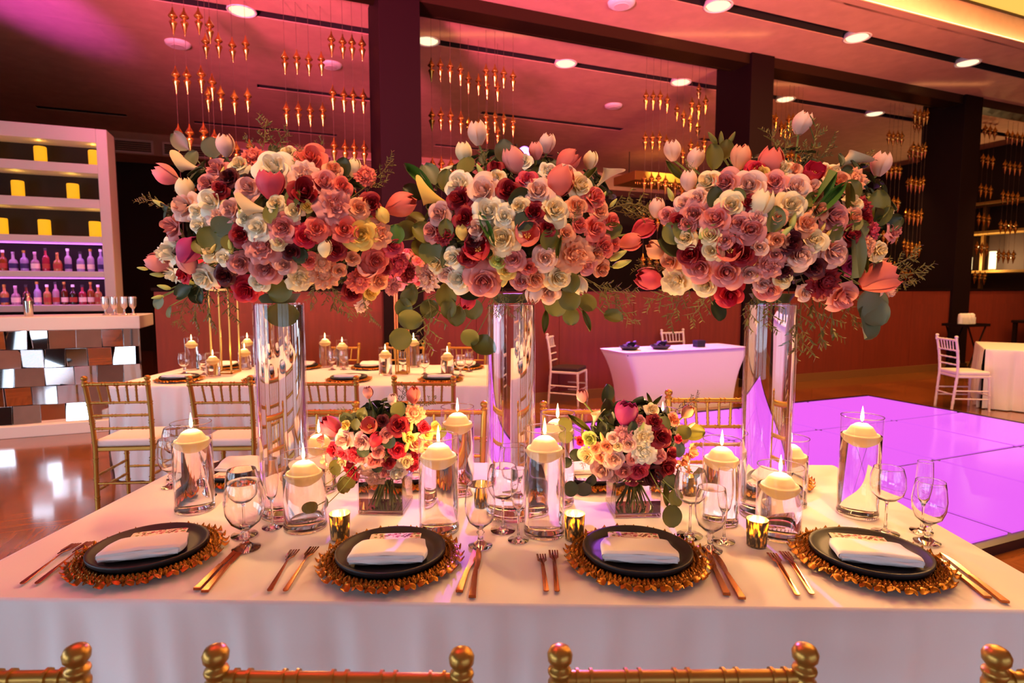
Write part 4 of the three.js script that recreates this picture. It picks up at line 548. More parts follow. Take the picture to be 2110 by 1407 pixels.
[[-2.5, 'far left'], [-1.85, 'second from the left'], [-1.15, 'third from the left'], [-0.48, 'far right']].forEach(([x, w]) => copy(goldChair, 'gold chair on the far side of the second table, ' + w, [x, 0, -6.02], 0, 'gold chairs at the second table, far side'));
const whiteChair = makeChair('white chair with dark cushion left of the small white table', MAT.whiteWood, std(0x3a1f2c, 0.8), 'white chairs', [0.76, 0, -7.72], 1.15);
copy(whiteChair, 'white chair standing behind the small white table', roomPoint(-2.55, 0, 0.29), TURN + 0.05);
makeChair('pale chair seen from the side at the right edge table', MAT.whiteWood, MAT.cushion, undefined, [5.76, 0, -7.35], 1.45);

{ // small table with a white stretch cover
  const o = thing('cocktail_table', 'small rectangular table in a white stretch cover with pinched sides', 'table'); inRoom(o, -3.12, 0, 0.86);
  const hw = 0.97, hd = 0.32, ring = (a, t) => { const k = 0.78 + 0.22 * Math.pow(1 - t, 2.4), q = a * 2 * PI, c = Math.cos(q), s = Math.sin(q), e = 0.12; return [hw * k * Math.sign(c) * Math.pow(Math.abs(c), e), 0.76 * (1 - t), hd * (0.85 + 0.15 * (1 - t)) * Math.sign(s) * Math.pow(Math.abs(s), e)]; };
  const arc = (a) => { const n = 4, k = a * n, i = Math.floor(k), f = k - i; return (i + 0.5 - 0.5 * Math.cos(f * PI)) / n; };
  part('cover', smooth(merge([sheet((a, t) => ring(1 - arc(a), t), 96, 14), sheet((a, t) => { const r = ring(arc(a), 0); return [r[0] * t, 0.76, r[2] * t]; }, 96, 4)])), MAT.stretch, o);
  part('tabletop', bx(1.86, 0.03, 0.6, 0, 0.735, 0), MAT.darkWood, o); for (const x of [-0.6, 0.6]) part('leg', bx(0.05, 0.72, 0.4, x, 0.36, 0), MAT.blackMetal, o);
  const items = [[-0.72, 0.02, 'dark low flower bowl at the left end of the small white table'], [-0.3, 0.08, 'dark low flower bowl beside the white chair on the small table']];
  for (const [x, z, lab] of items) { const f = thing('flower_bowl', lab, 'flower bowl', undefined, 0, 'flower bowls on the small table'); inRoom(f, -3.12 + x, 0.762, 0.86 + z); part('bowl', lathe([[0, 0], [0.08, 0], [0.12, 0.03], [0.13, 0.05], [0.12, 0.05], [0.07, 0.012], [0, 0.01]], 20), std(0x30203a, 0.4), f);
    reseed(31); for (let k = 0; k < 14; k++) { const l = part('leaf', sheet((a, b) => [(a - 0.5) * 0.06 * Math.sin(PI * Math.min(0.98, b + 0.02)), 0.02 * Math.sin(b * 3), b * 0.1], 3, 4), std(0x4a3a5a, 0.6), f); l.position.set(rr(-0.05, 0.05), 0.04, rr(-0.04, 0.04)); l.rotation.set(-rr(0.1, 0.9), rr(0, 6.28), 0, 'YXZ'); } }
  const bxs = thing('keepsake_box', 'small dark square box on the small white table', 'box'); inRoom(bxs, -2.78, 0.762, 0.9); part('body', bx(0.13, 0.07, 0.1, 0, 0.035, 0, 0.006), std(0x1e1430, 0.4), bxs); part('lid', bx(0.134, 0.02, 0.104, 0, 0.078, 0, 0.005), std(0x281a40, 0.4), bxs);
}
// ---------------------------------------------------------------- right background: serving tables
{
  const t = thing('tray_stand', 'dark folding tray stand by the low wall', 'tray stand'); inRoom(t, 3.55, 0, 0.42);
  for (const z of [-0.18, 0.18]) { part('leg', rod([-0.24, 0, z], [0.24, 0.86, z], 0.014), MAT.darkWood, t); part('leg', rod([0.24, 0, z], [-0.24, 0.86, z], 0.014), MAT.darkWood, t); }
  for (const x of [-0.22, 0.22]) part('crossbar', rod([x, 0.1, -0.18], [x, 0.1, 0.18], 0.012), MAT.darkWood, t);
  part('tray', merge([bx(0.62, 0.015, 0.44, 0, 0.87, 0), bx(0.62, 0.04, 0.012, 0, 0.89, 0.21), bx(0.62, 0.04, 0.012, 0, 0.89, -0.21), bx(0.012, 0.04, 0.44, 0.304, 0.89, 0), bx(0.012, 0.04, 0.44, -0.304, 0.89, 0)]), MAT.darkWood, t);
  for (let k = 0; k < 4; k++) { const c = thing('folded_napkin', `${ORDINAL[k]} white rolled napkin from the left on the tray stand`, 'napkin', undefined, 0, 'rolled napkins on the tray stand'); inRoom(c, 3.4 + k * 0.1, 0.88, 0.42); part('roll', lathe([[0, 0], [0.035, 0], [0.048, 0.02], [0.05, 0.12], [0.045, 0.19], [0.02, 0.21], [0, 0.2]], 12).rotateX(0), MAT.linen, c); part('flap', bx(0.06, 0.12, 0.01, 0, 0.08, 0.048), MAT.linen, c); }
  const s = thing('serving_table', 'dark long serving table with olive drop panels near the right edge', 'serving table'); inRoom(s, 6.6, 0, 0.5);
  part('tabletop', bx(2.6, 0.05, 0.6, 0, 0.9, 0, 0.008), MAT.darkWood, s); for (const x of [-1.25, 1.25]) for (const z of [-0.25, 0.25]) part('leg', bx(0.06, 0.88, 0.06, x, 0.44, z), MAT.darkWood, s);
  for (const x of [-0.95, -0.32, 0.32, 0.95]) part('front_panel', bx(0.6, 0.72, 0.02, x, 0.42, 0.2), std(0x8a7a24, 0.7), s);
  const bpts = [[-0.62, 0xc8b0d8], [-0.4, 0xf2d27a], [-0.18, 0xb0a8c8], [0.04, 0xf0b858], [0.26, 0xe8dcc0], [0.48, 0x90b8d8]];
  bpts.forEach(([x, c], k) => { const j = thing('glass_jar', `${ORDINAL[k]} tall glass jar from the left on the serving table`, 'jar', undefined, 0, 'glass jars on the serving table'); inRoom(j, 6.55 + x, 0.925, 0.5); part('glass_wall', lathe([[0, 0], [0.075, 0], [0.078, 0.02], [0.078, 0.26], [0.07, 0.27]], 18), MAT.pane, j); part('filling', cyl(0.07, 0.07, 0.16, 0, 0.084, 0, 16), std(c, 0.7), j); part('lid', lathe([[0.08, 0.27], [0.08, 0.28], [0.03, 0.3], [0.02, 0.33], [0, 0.335]], 16), MAT.chrome, j); });
  // shelves with lit lamps on the side wall beyond
  const w = thing('wall_shelf', 'gilded display shelves on the far right wall', 'shelf unit'); inRoom(w, 8.35, 0, -2.0);
  for (const y of [1.95, 2.9, 3.6]) part('shelf', bx(0.6, 0.06, 2.6, 0, y, 0), std(0xb08a4a, 0.4, 0.4), w); for (const z of [-1.3, -0.2, 1.3]) part('upright', bx(0.1, 3.6, 0.06, 0.2, 1.8, z), std(0x8a6a3a, 0.45, 0.3), w);
  [[8.15, -1.75, 0.42, 'taller'], [8.2, -2.3, 0.3, 'shorter']].forEach(([u, n, h, sz]) => { const c = thing('table_lamp', sz + ' white cylinder lamp glowing on the far right shelves', 'lamp', undefined, 0, 'lamps on the wall shelves'); inRoom(c, u, 1.98, n); part('base', cyl(0.05, 0.05, 0.03, 0, 0.015, 0, 16), MAT.gold, c); part('shade_light', cyl(0.07, 0.07, h, 0, 0.03 + h / 2, 0, 18), glow(new THREE.Color(1, 0.75, 0.35), 3), c); const l = new THREE.PointLight(new THREE.Color(1, 0.62, 0.25), 6); l.name = 'lamp_glow'; l.position.set(-0.16, h / 2, 0.1); c.add(l); });
}
// ---------------------------------------------------------------- tableware
const plateGeo = lathe([[0, 0.012], [0.115, 0.012], [0.128, 0.014], [0.139, 0.023], [0.146, 0.026], [0.149, 0.024], [0.148, 0.016], [0.138, 0.006], [0.1, 0.0], [0, 0.0]], 56);
const chargerGeo = (() => {      // lacy gilt charger: rings of small embossed leaves over a thin dish
  reseed(12); const g = [sheet((a, b) => { const q = a * 2 * PI, r = b * (0.172 + 0.006 * Math.sin(q * 14)); return [r * Math.cos(q), 0.006 + 0.006 * Math.pow(b, 3), r * Math.sin(q)]; }, 84, 5)];
  const leaf = (len, wid) => sheet((a, b) => { const w = wid * Math.sin(PI * Math.min(0.97, 0.08 + b * 0.92)); return [(a - 0.5) * w, 0.004 * Math.cos((a - 0.5) * PI) + 0.005 * Math.sin(b * 7), b * len]; }, 3, 5);
  for (const [n, r0, len, wid, y] of [[60, 0.142, 0.024, 0.016, 0.013], [56, 0.157, 0.026, 0.018, 0.0135], [36, 0.172, 0.03, 0.03, 0.0135], [80, 0.148, 0.013, 0.01, 0.017], [86, 0.16, 0.013, 0.01, 0.0175], [90, 0.172, 0.013, 0.01, 0.017]]) for (let i = 0; i < n; i++) { const q = (i + rr(-0.2, 0.2)) / n * 2 * PI; g.push(leaf(len * rr(0.8, 1.12), wid).rotateX(-rr(-0.05, 0.3)).rotateY(rr(-0.4, 0.4)).translate(0, 0, r0).rotateY(q).translate(0, y, 0)); }
  return merge(g);
})();
const napkinGeo = (() => {       // cloth folded into a soft packet, thicker at the near roll
  const g = sheet((a, b) => {
    const q = a * 2 * PI, c = Math.cos(q), s = Math.sin(q), z = -0.065 + 0.13 * b, e = b > 0.5 ? 1 : 0.8 + 0.4 * b, hw = (0.098 + 0.008 * Math.sin(b * 3)) * (0.9 + 0.1 * b), hh = 0.009 + 0.008 * Math.pow(b, 1.5), cap = Math.min(1, Math.min(b, 1 - b) * 14), k = 0.55 + 0.45 * Math.sqrt(cap);
    const x = hw * Math.sign(c) * Math.pow(Math.abs(c), 0.35), y = hh * k * Math.sign(s) * Math.pow(Math.abs(s), 0.55);
    return [x + 0.002 * Math.sin(z * 60), hh + y + 0.0016 * Math.sin(x * 55 + z * 30) * e, z];
  }, 48, 18);
  const end = (b) => sheet((a, t) => { const q = a * 2 * PI, c = Math.cos(q), s = Math.sin(q), hw = (0.098 + 0.008 * Math.sin(b * 3)) * (0.9 + 0.1 * b), hh = 0.009 + 0.008 * Math.pow(b, 1.5); return [hw * Math.sign(c) * Math.pow(Math.abs(c), 0.35) * t * 0.999, hh + hh * 0.55 * Math.sign(s) * Math.pow(Math.abs(s), 0.55) * t, -0.065 + 0.13 * b + (b > 0.5 ? 0.004 : -0.002) * (1 - t)]; }, 48, 3);
  return merge([g, end(1), end(0)]);
})();
const napkinFold = sheet((a, b) => [-0.094 + 0.188 * a, 0.006 + 0.014 * b + 0.0022 * Math.sin(a * 9 + b * 4), 0.068 + 0.005 * Math.sin(b * PI) - 0.002 * Math.sin(a * 14)], 24, 4);
const cardTex = (() => { const c = document.createElement('canvas'); c.width = 256; c.height = 320; const x = c.getContext('2d'); x.fillStyle = '#f7e3cf'; x.fillRect(0, 0, 256, 320); reseed(9);
  for (let i = 0; i < 46; i++) { const px = rr(4, 252), py = rr(2, 62) * (0.5 + 0.5 * Math.abs(px - 128) / 128 + 0.25), r = rr(5, 13); x.fillStyle = ['#b5475a', '#d98a8f', '#7a4a3a', '#8a8a52', '#e3a9a0', '#a83a52'][i % 6]; for (let k = 0; k < 5; k++) { x.beginPath(); x.ellipse(px + r * 0.5 * Math.cos(k * 1.257), py + r * 0.5 * Math.sin(k * 1.257), r * 0.5, r * 0.32, k * 1.257, 0, 7); x.fill(); } }
  const t = new THREE.CanvasTexture(c); t.colorSpace = THREE.SRGBColorSpace; return t; })();
const cardMat = std(0xffffff, 0.75, 0, { map: cardTex });
const cardGeo = (() => { const g = new THREE.BoxGeometry(0.145, 0.0016, 0.18); return g; })();
const forkGeo = (() => { const s = new THREE.Shape(); s.moveTo(-0.0035, 0.09); s.lineTo(-0.006, -0.09); s.quadraticCurveTo(-0.0075, -0.1, 0, -0.1); s.quadraticCurveTo(0.0075, -0.1, 0.006, -0.09); s.lineTo(0.0035, 0.03); s.quadraticCurveTo(0.004, 0.045, 0.0115, 0.055); s.lineTo(0.0125, 0.1); s.lineTo(0.0095, 0.1); for (const k of [0.0078, 0.0012, -0.0054]) { s.lineTo(k + 0.0012, 0.066); s.lineTo(k - 0.0018, 0.066); s.lineTo(k - 0.0022, 0.1); s.lineTo(k - 0.0050, 0.1); } s.lineTo(-0.0125, 0.1); s.lineTo(-0.0115, 0.055); s.quadraticCurveTo(-0.004, 0.045, -0.0035, 0.03); 
  const g = new THREE.ExtrudeGeometry(s, { depth: 0.0018, bevelEnabled: true, bevelThickness: 0.0006, bevelSize: 0.0005, bevelSegments: 1, curveSegments: 6, steps: 1 }); return g; })();
const bend = (g, f) => { const p = g.attributes.position; for (let i = 0; i < p.count; i++) p.setZ(i, p.getZ(i) + f(p.getY(i))); g.computeVertexNormals(); return g; };
// cutlery lies along z: handle end towards +z
const forkFlat = bend(forkGeo.clone(), (y) => 0.004 + 0.008 * Math.exp(-Math.pow((y - 0.02) / 0.05, 2))).rotateX(-PI / 2);
const knifeGeo = (() => { const h = new THREE.Shape(); h.moveTo(-0.0045, 0.0); h.lineTo(-0.0075, -0.1); h.lineTo(0.0075, -0.1); h.lineTo(0.0045, 0.0); h.closePath(); const b = new THREE.Shape(); b.moveTo(-0.0045, 0); b.lineTo(0.0045, 0); b.quadraticCurveTo(0.010, 0.02, 0.010, 0.06); b.quadraticCurveTo(0.009, 0.09, -0.003, 0.105); b.lineTo(-0.0045, 0.1); b.closePath();
  const a = new THREE.ExtrudeGeometry(h, { depth: 0.005, bevelEnabled: true, bevelThickness: 0.0012, bevelSize: 0.001, bevelSegments: 2, curveSegments: 6 }).translate(0, 0, 0.0015), c = new THREE.ExtrudeGeometry(b, { depth: 0.0014, bevelEnabled: true, bevelThickness: 0.0004, bevelSize: 0.0004, bevelSegments: 1, curveSegments: 8 }).translate(0, 0, 0.003);
  return { handle: a.rotateX(-PI / 2), blade: c.rotateX(-PI / 2) }; })();
const ORD = ['first', 'second', 'third', 'fourth'];
function setting(x, z, turn, where, group, s = 1) {
  const base = TOP + 0.001;
  const ch = thing('charger_plate', 'gilded leaf-edged charger plate ' + where, 'charger', [x, base, z], turn * 1.7, 'charger plates ' + group); part('lace_rim', chargerGeo, MAT.charger, ch); ch.scale.setScalar(s); part('foot', lathe([[0.08, 0], [0.1, 0], [0.1, 0.006], [0.08, 0.006]], 32), MAT.charger, ch);
  const pl = thing('dinner_plate', 'matte black dinner plate ' + where, 'plate', [x, base + 0.0145, z], 0, 'black plates ' + group); part('dish', plateGeo, MAT.blackPlate, pl); part('foot_ring', lathe([[0.07, -0.001], [0.08, -0.001], [0.08, 0.003], [0.07, 0.003]], 32), MAT.blackPlate, pl);
  const cd = thing('menu_card', 'menu card with floral edge ' + where, 'menu card', [x, base + 0.028, z], turn, 'menu cards ' + group); const cm = part('card', cardGeo, cardMat, cd); cm.position.set(0, 0.0025, -0.025);
  const nk = thing('napkin', 'folded white napkin ' + where, 'napkin', [x, base + 0.0305, z], turn, 'napkins ' + group); part('folded_cloth', napkinGeo, MAT.linen, nk).position.z = 0.022; part('front_fold', napkinFold, MAT.linen, nk).position.z = 0.022;
}
NEAR_PLATES.forEach(([x, z], i) => setting(x, z, [0.28, 0.06, -0.1, -0.24][i], `at the ${ORD[i]} place from the left, near side`, 'on the near side', 1.0));
[-1.08, -0.39, 0.31, 0.98].forEach((x, i) => setting(x, -2.25 + 0.0227 * (x - T1.x), PI + 0.05 * i, `at the ${ORD[i]} place from the left, far side`, 'on the far side', 0.95));
T2PLATES.forEach(([x, z], i) => { setting(x, z, i < 4 ? 0 : PI, `on the second table, ${i < 4 ? 'near' : 'far'} side, ${ORD[i % 4]} from the left`, 'on the second table', 0.95); });
setting(6.75, -6.95, 0.3, 'on the table cut by the right edge', 'on the right edge table', 0.95);
CUTLERY.forEach(([kind, seat, x, z, len, a], i) => {
  const nth = i % 2 ? 'right' : 'left', o = thing(kind === 'fork' ? 'dinner_fork' : 'dinner_knife', `${nth} copper-gold ${kind} of the pair beside the ${ORD[seat - 1]} near plate`, kind, [x, TOP + 0.002, z], a, kind === 'fork' ? 'forks beside the near plates' : 'knives beside the near plates'); o.scale.set(1.05, 1, len / 0.2);
  if (kind === 'fork') part('fork_body', forkFlat, MAT.cutlery, o); else { part('handle', knifeGeo.handle, MAT.cutlery, o); part('blade', knifeGeo.blade, MAT.cutlery, o); }
});
// drinking glasses
const wall2 = (outer, t = 0.0012) => { const inner = outer.slice().reverse().map(([r, y]) => [Math.max(0, r - t), y + (r < 0.02 ? t : 0)]); return inner; };
const gobletGeo = lathe([[0, 0.0], [0.034, 0.0], [0.035, 0.003], [0.02, 0.008], [0.0085, 0.018], [0.007, 0.034], [0.012, 0.042], [0.007, 0.05], [0.014, 0.058], [0.034, 0.075], [0.043, 0.1], [0.045, 0.13], [0.041, 0.165], [0.038, 0.185], [0.0366, 0.185], [0.0396, 0.165], [0.0434, 0.13], [0.0414, 0.101], [0.0326, 0.077], [0.012, 0.0605], [0, 0.058]], 40);
const bigGobletGeo = lathe([[0, 0.0], [0.038, 0.0], [0.039, 0.003], [0.022, 0.009], [0.009, 0.02], [0.0075, 0.036], [0.013, 0.044], [0.0075, 0.052], [0.016, 0.06], [0.04, 0.08], [0.053, 0.108], [0.056, 0.14], [0.052, 0.175], [0.046, 0.198], [0.0445, 0.198], [0.0504, 0.175], [0.0544, 0.14], [0.0514, 0.109], [0.0386, 0.082], [0.013, 0.0625], [0, 0.06]], 40);
const wineGeo = lathe([[0, 0.0], [0.038, 0.0], [0.0385, 0.0025], [0.015, 0.006], [0.005, 0.014], [0.0036, 0.04], [0.0036, 0.09], [0.006, 0.1], [0.026, 0.108], [0.043, 0.126], [0.049, 0.15], [0.047, 0.18], [0.04, 0.205], [0.0387, 0.205], [0.0456, 0.18], [0.0475, 0.15], [0.0417, 0.127], [0.025, 0.1098], [0.004, 0.1035], [0, 0.103]], 40);
const fluteGeo = lathe([[0, 0.0], [0.031, 0.0], [0.0315, 0.0025], [0.012, 0.006], [0.0045, 0.013], [0.0034, 0.03], [0.0034, 0.075], [0.007, 0.088], [0.016, 0.105], [0.022, 0.14], [0.0235, 0.17], [0.021, 0.22], [0.0198, 0.22], [0.0222, 0.17], [0.0208, 0.14], [0.0148, 0.1062], [0.005, 0.091], [0, 0.09]], 32);
const seatWords = ['of the first near place', 'of the second near place', 'of the third near place', 'of the fourth near place', 'behind the leftmost candle', 'behind the middle tall vase'];
function glassware(name, cat, list, geo, word, group) { list.forEach(([x, z], i) => { const o = thing(name, `${word} ${seatWords[i]}`, cat, [x, TOP + 0.002, z], i, group); part('glass_body', geo, MAT.glass, o); part('rim_band', new THREE.TorusGeometry(geo === wineGeo ? 0.0393 : geo === fluteGeo ? 0.0204 : geo === bigGobletGeo ? 0.0452 : 0.0373, 0.0007, 6, 40).rotateX(PI / 2).translate(0, geo === wineGeo ? 0.205 : geo === fluteGeo ? 0.22 : geo === bigGobletGeo ? 0.198 : 0.185, 0), MAT.glass, o); }); }
glassware('water_goblet', 'goblet', GOBLETS.filter((_, i) => i !== 0), gobletGeo, 'clear short-stemmed water goblet', 'water goblets');
glassware('balloon_goblet', 'goblet', GOBLETS.slice(0, 1), bigGobletGeo, 'large round clear goblet with short stem', 'balloon goblets');
glassware('wine_glass', 'wine glass', WINES, wineGeo, 'clear long-stemmed wine glass', 'wine glasses');
glassware('champagne_flute', 'flute', FLUTES, fluteGeo, 'clear tapered champagne flute', 'champagne flutes');
T2GOBLETS.forEach(([x, z], i) => { const o = thing('water_goblet', `${ORDINAL[i]} clear goblet from the left on the second table`, 'goblet', [x, TOP + 0.002, Math.max(z, -5.6)], i, 'goblets on the second table'); part('glass_body', gobletGeo, MAT.glass, o); });
// glass cylinders of water with floating candles
const floatGeo = lathe([[0, -0.036], [0.018, -0.034], [0.037, -0.022], [0.05, -0.005], [0.0545, 0.006], [0.053, 0.009], [0.045, 0.0095], [0.041, 0.018], [0.032, 0.032], [0.018, 0.0415], [0, 0.044]], 40);
const flameGeo = lathe([[0, 0], [0.0034, 0.004], [0.0056, 0.012], [0.0053, 0.021], [0.0034, 0.034], [0.0012, 0.048], [0, 0.053]], 14);
function candleCylinder(x, z, h, r, lab, group, power) {
  const o = thing('glass_cylinder', 'clear glass cylinder of water ' + lab, 'glass vase', [x, TOP + 0.002, z], 0, 'water-filled cylinders ' + group);
  part('glass_wall', lathe([[r, 0.0], [r, h], [r - 0.002, h]], 48), MAT.pane, o); part('glass_base', lathe([[0, 0.0005], [r - 0.0005, 0.0005], [r - 0.0005, 0.013], [0, 0.013]], 48), MAT.glass, o); part('rim', new THREE.TorusGeometry(r - 0.001, 0.0016, 8, 48).rotateX(PI / 2).translate(0, h, 0), MAT.glass, o);
  const wl = h - 0.062; part('water', lathe([[0, 0.0145], [r - 0.003, 0.0145], [r - 0.003, wl], [0, wl]], 48), MAT.water, o);
  const k = Math.min(1, (r - 0.006) / 0.0545), c = thing('floating_candle', 'lit floating candle in the cylinder ' + lab, 'candle', [x, TOP + 0.002 + wl - 0.005 * k, z], 0, 'floating candles ' + group);
  const w = part('wax', floatGeo, MAT.wax, c); w.scale.setScalar(k); part('wick', cyl(0.0009, 0.0007, 0.012, 0, 0.044 * k + 0.004, 0, 5), MAT.wick, c); part('flame', flameGeo, MAT.flame, c).position.y = 0.044 * k + 0.004;
  const l = new THREE.PointLight(new THREE.Color(1, 0.55, 0.19), power); l.name = 'candle_flame_light'; l.position.set(0, 0.044 * k + 0.024, 0); l.castShadow = true; l.shadow.radius = 0.25; c.add(l);
}
const candleWords = ['at the far left of the foreground table', 'left of the left low bouquet', 'right of the left low bouquet, in front', 'right of the left low bouquet, behind', 'left of the right low bouquet, in front', 'left of the right low bouquet, behind', 'between the right low bouquet and the right vase', 'in front of the right tall vase', 'at the right end of the foreground table', 'behind the left tall vase', 'behind the right tall vase', 'hidden behind the right low bouquet'];
CANDLES.forEach(([x, z, h, r], i) => candleCylinder(x, z, h, r, candleWords[i], 'on the foreground table', 0.2));
T2CANDLES.forEach(([x, z, h], i) => candleCylinder(x, Math.max(z, -5.6), h, 0.058, `${ORDINAL[i]} from the left, second table`, 'on the second table', 0.2));
// gold mercury-glass votives
const votiveGeo = lathe([[0, 0.004], [0.026, 0.004], [0.027, 0.0], [0.0275, 0.004], [0.031, 0.078], [0.0298, 0.078], [0.0262, 0.009], [0, 0.009]], 36);
VOTIVES.forEach(([x, z], i) => { const o = thing('votive_holder', 'gold mottled glass votive holder ' + ['behind the second near plate', 'behind the third near plate', 'between the third and fourth near plates', 'seen through the second goblet', 'seen behind the second candle cylinder', 'behind the right low bouquet'][i], 'votive holder', [x, TOP + 0.002, z], i, 'gold votive holders');
  part('cup', votiveGeo, MAT.mercury, o);
  const c = thing('votive_candle', 'small lit candle inside the votive ' + ['behind the second near plate', 'behind the third near plate', 'between the third and fourth near plates', 'seen through the second goblet', 'seen behind the second candle cylinder', 'behind the right low bouquet'][i], 'candle', [x, TOP + 0.0115, z], 0, 'votive candles'); part('wax', cyl(0.022, 0.022, 0.03, 0, 0.015, 0, 20), MAT.wax, c); part('flame', flameGeo.clone().scale(0.8, 0.6, 0.8), MAT.flame, c).position.y = 0.031;
  const l = new THREE.PointLight(new THREE.Color(1, 0.6, 0.2), 0.3); l.name = 'votive_flame_light'; l.position.set(0, 0.045, 0); l.shadow.radius = 0.25; c.add(l); });
// ---------------------------------------------------------------- flowers
const PETAL = { white: 0xf8ecd0, cream: 0xf8e0ae, yellow: 0xf2cd66, blush: 0xf4c4b0, pink: 0xe88f88, mauve: 0xdc8a84, lilac: 0xe6ada2, coral: 0xe96f60, peach: 0xf2a47a, rose: 0xd9465e, hot: 0xcb1534, crimson: 0x960a1c, wine: 0x5a0614, magenta: 0xb62868, bud: 0xc4c766 };
const LEAF = { sage: 0x6d7350, olive: 0x726c22, deep: 0x39401b, green: 0x587f2e, fern: 0x776c2c, sprig: 0x54442a, bud: 0xa4a944, yellow: 0xd4bc42, cream: 0xd4cf92 };
const petalMat = {}, leafMat = {};
const flowerCol = (k) => (petalMat[k] ??= new THREE.MeshPhysicalMaterial({ color: PETAL[k], roughness: 0.62, side: THREE.DoubleSide, sheen: 0.25, sheenRoughness: 0.6 }));
const leafCol = (k) => (leafMat[k] ??= std(LEAF[k] ?? PETAL[k], 0.5));
const petals = (list) => merge(list);
function roseGeo(seed, layers, ruffle = 0) {
  reseed(seed); const g = []; let off = rr(0, 6.28);
  for (const [R, H, half, n, curl] of layers) { off += 2.4; for (let i = 0; i < n; i++) { const f0 = off + i / n * 2 * PI + rr(-0.18, 0.18), kr = rr(0.9, 1.08), kh = rr(0.9, 1.08), kc = curl * rr(0.6, 1.3), ph = rr(0, 6.28), tip = rr(-0.04, 0.1), tw = rr(0.05, 0.13);
    g.push(sheet((u, v) => { const rim = Math.max(0, (v - 0.55) / 0.45), e = Math.abs(u); let r = R * kr * (0.16 + 0.84 * Math.pow(Math.sin(v * PI / 2), 0.75)) * (1 + tw * u) + kc * rim * rim * R * (0.2 + tip * (1 - e)), y = H * kh * v - H * (0.1 * u * u + 0.3 * Math.pow(e, 5)) * v - kc * rim * rim * R * (0.2 + 0.12 * u * u);
      if (ruffle) { r += ruffle * 0.06 * Math.sin(u * 7 + ph) * v * v; y += ruffle * 0.07 * Math.cos(u * 8.5 + ph * 2) * v * v; }
      const a = f0 + u * half * (0.8 + 0.2 * Math.sin(v * PI)) * (1 - 0.22 * Math.pow(v, 4)); return [r * Math.cos(a), y - 0.3, r * Math.sin(a)]; }, ruffle ? 11 : 7, 5, [-1, 1])); } }
  g.push(lathe([[0, layers[0][1] - 0.42], [layers[0][0], layers[0][1] - 0.48], [layers[1][0], 0.2], [0.3, -0.2], [0, -0.3]], 8)); return petals(g);
}
const fullRose = [[0.07, 1.0, 2.2, 1, 0], [0.14, 1.02, 1.8, 2, 0.05], [0.23, 1.01, 1.45, 3, 0.15], [0.35, 0.96, 1.2, 3, 0.35], [0.5, 0.86, 1.1, 4, 0.6], [0.7, 0.66, 1.0, 4, 0.95], [0.94, 0.38, 0.92, 5, 1.2]];
const tightRose = [[0.08, 1.15, 2.2, 1, 0], [0.17, 1.17, 1.8, 2, 0.05], [0.3, 1.14, 1.4, 3, 0.15], [0.46, 1.04, 1.25, 3, 0.35], [0.66, 0.86, 1.15, 3, 0.6], [0.92, 0.52, 1.0, 4, 1.1]];
const ruffled = [[0.12, 0.7, 1.9, 2, 0.1], [0.26, 0.74, 1.5, 3, 0.3], [0.44, 0.7, 1.2, 3, 0.5], [0.66, 0.58, 1.05, 4, 0.8], [0.96, 0.36, 0.98, 5, 1.1]];
const GEO = {
  R: [roseGeo(11, fullRose), roseGeo(22, fullRose), roseGeo(33, tightRose), roseGeo(44, fullRose), roseGeo(55, tightRose)],
  S: [roseGeo(66, tightRose), roseGeo(77, tightRose)],
  L: [roseGeo(88, ruffled, 1), roseGeo(99, ruffled, 1.2)],
  K: [roseGeo(111, [[0.25, 0.6, 1.2, 4, 0.2], [0.5, 0.6, 0.9, 6, 0.5], [0.75, 0.5, 0.8, 7, 0.8], [0.98, 0.3, 0.7, 8, 1.0]], 1.3), roseGeo(122, [[0.25, 0.6, 1.2, 4, 0.2], [0.5, 0.6, 0.9, 6, 0.5], [0.75, 0.5, 0.8, 7, 0.8], [0.98, 0.3, 0.7, 8, 1.0]], 1.5)],
};
function tulipGeo(seed, open, n = 6) {          // egg of six pointed petals, or a wide open cup
  reseed(seed); const g = [];
  for (let i = 0; i < n; i++) { const inner = i % 2, f0 = i / n * 2 * PI + rr(-0.06, 0.06), k = inner ? 0.9 : 1, fl = rr(-0.05, 0.12) + open * 0.5;
    g.push(sheet((u, v) => { const belly = Math.sin(PI * (0.1 + (0.76 - 0.16 * open) * v)), r = (0.82 * k * belly + fl * v * v) * (1 + 0.05 * u), w = Math.pow(Math.max(0, 1 - Math.pow(v, 4.5)), 0.5) * (0.5 + 0.5 * Math.min(1, v * 3 + 0.2)), a = f0 + u * 0.98 * w, y = (2.1 - 0.55 * open) * v * (inner ? 0.96 : 1) - 0.12 * u * u * v; return [r * Math.cos(a), y - (1.05 - 0.3 * open), r * Math.sin(a)]; }, 6, 8, [-1, 1])); }
  return petals(g);
}
GEO.T = [tulipGeo(5, 0), tulipGeo(6, 0.12), tulipGeo(7, 0.05)]; GEO.O = [tulipGeo(8, 0.65), tulipGeo(9, 0.5)]; GEO.P = [tulipGeo(10, 0.35, 9)];
GEO.B = [lathe([[0, -1], [0.18, -0.95], [0.36, -0.5], [0.38, -0.1], [0.26, 0.5], [0.1, 0.9], [0, 1]], 9)];
GEO.C = [petals([sheet((u, v) => { const a = u * PI * 1.12, lip = 0.5 + 0.5 * Math.cos(a), r = 0.12 + 0.62 * Math.pow(v, 2.1) + 0.12 * lip * v * v, y = 1.7 * v + 1.0 * lip * lip * Math.pow(v, 3) - 1.15 - 0.2 * Math.pow(v, 6); return [r * Math.sin(a) * (0.9 + 0.1 * v), y, r * Math.cos(a) * 0.8 + 0.25 * lip * Math.pow(v, 4)]; }, 22, 12, [-1, 1])])];
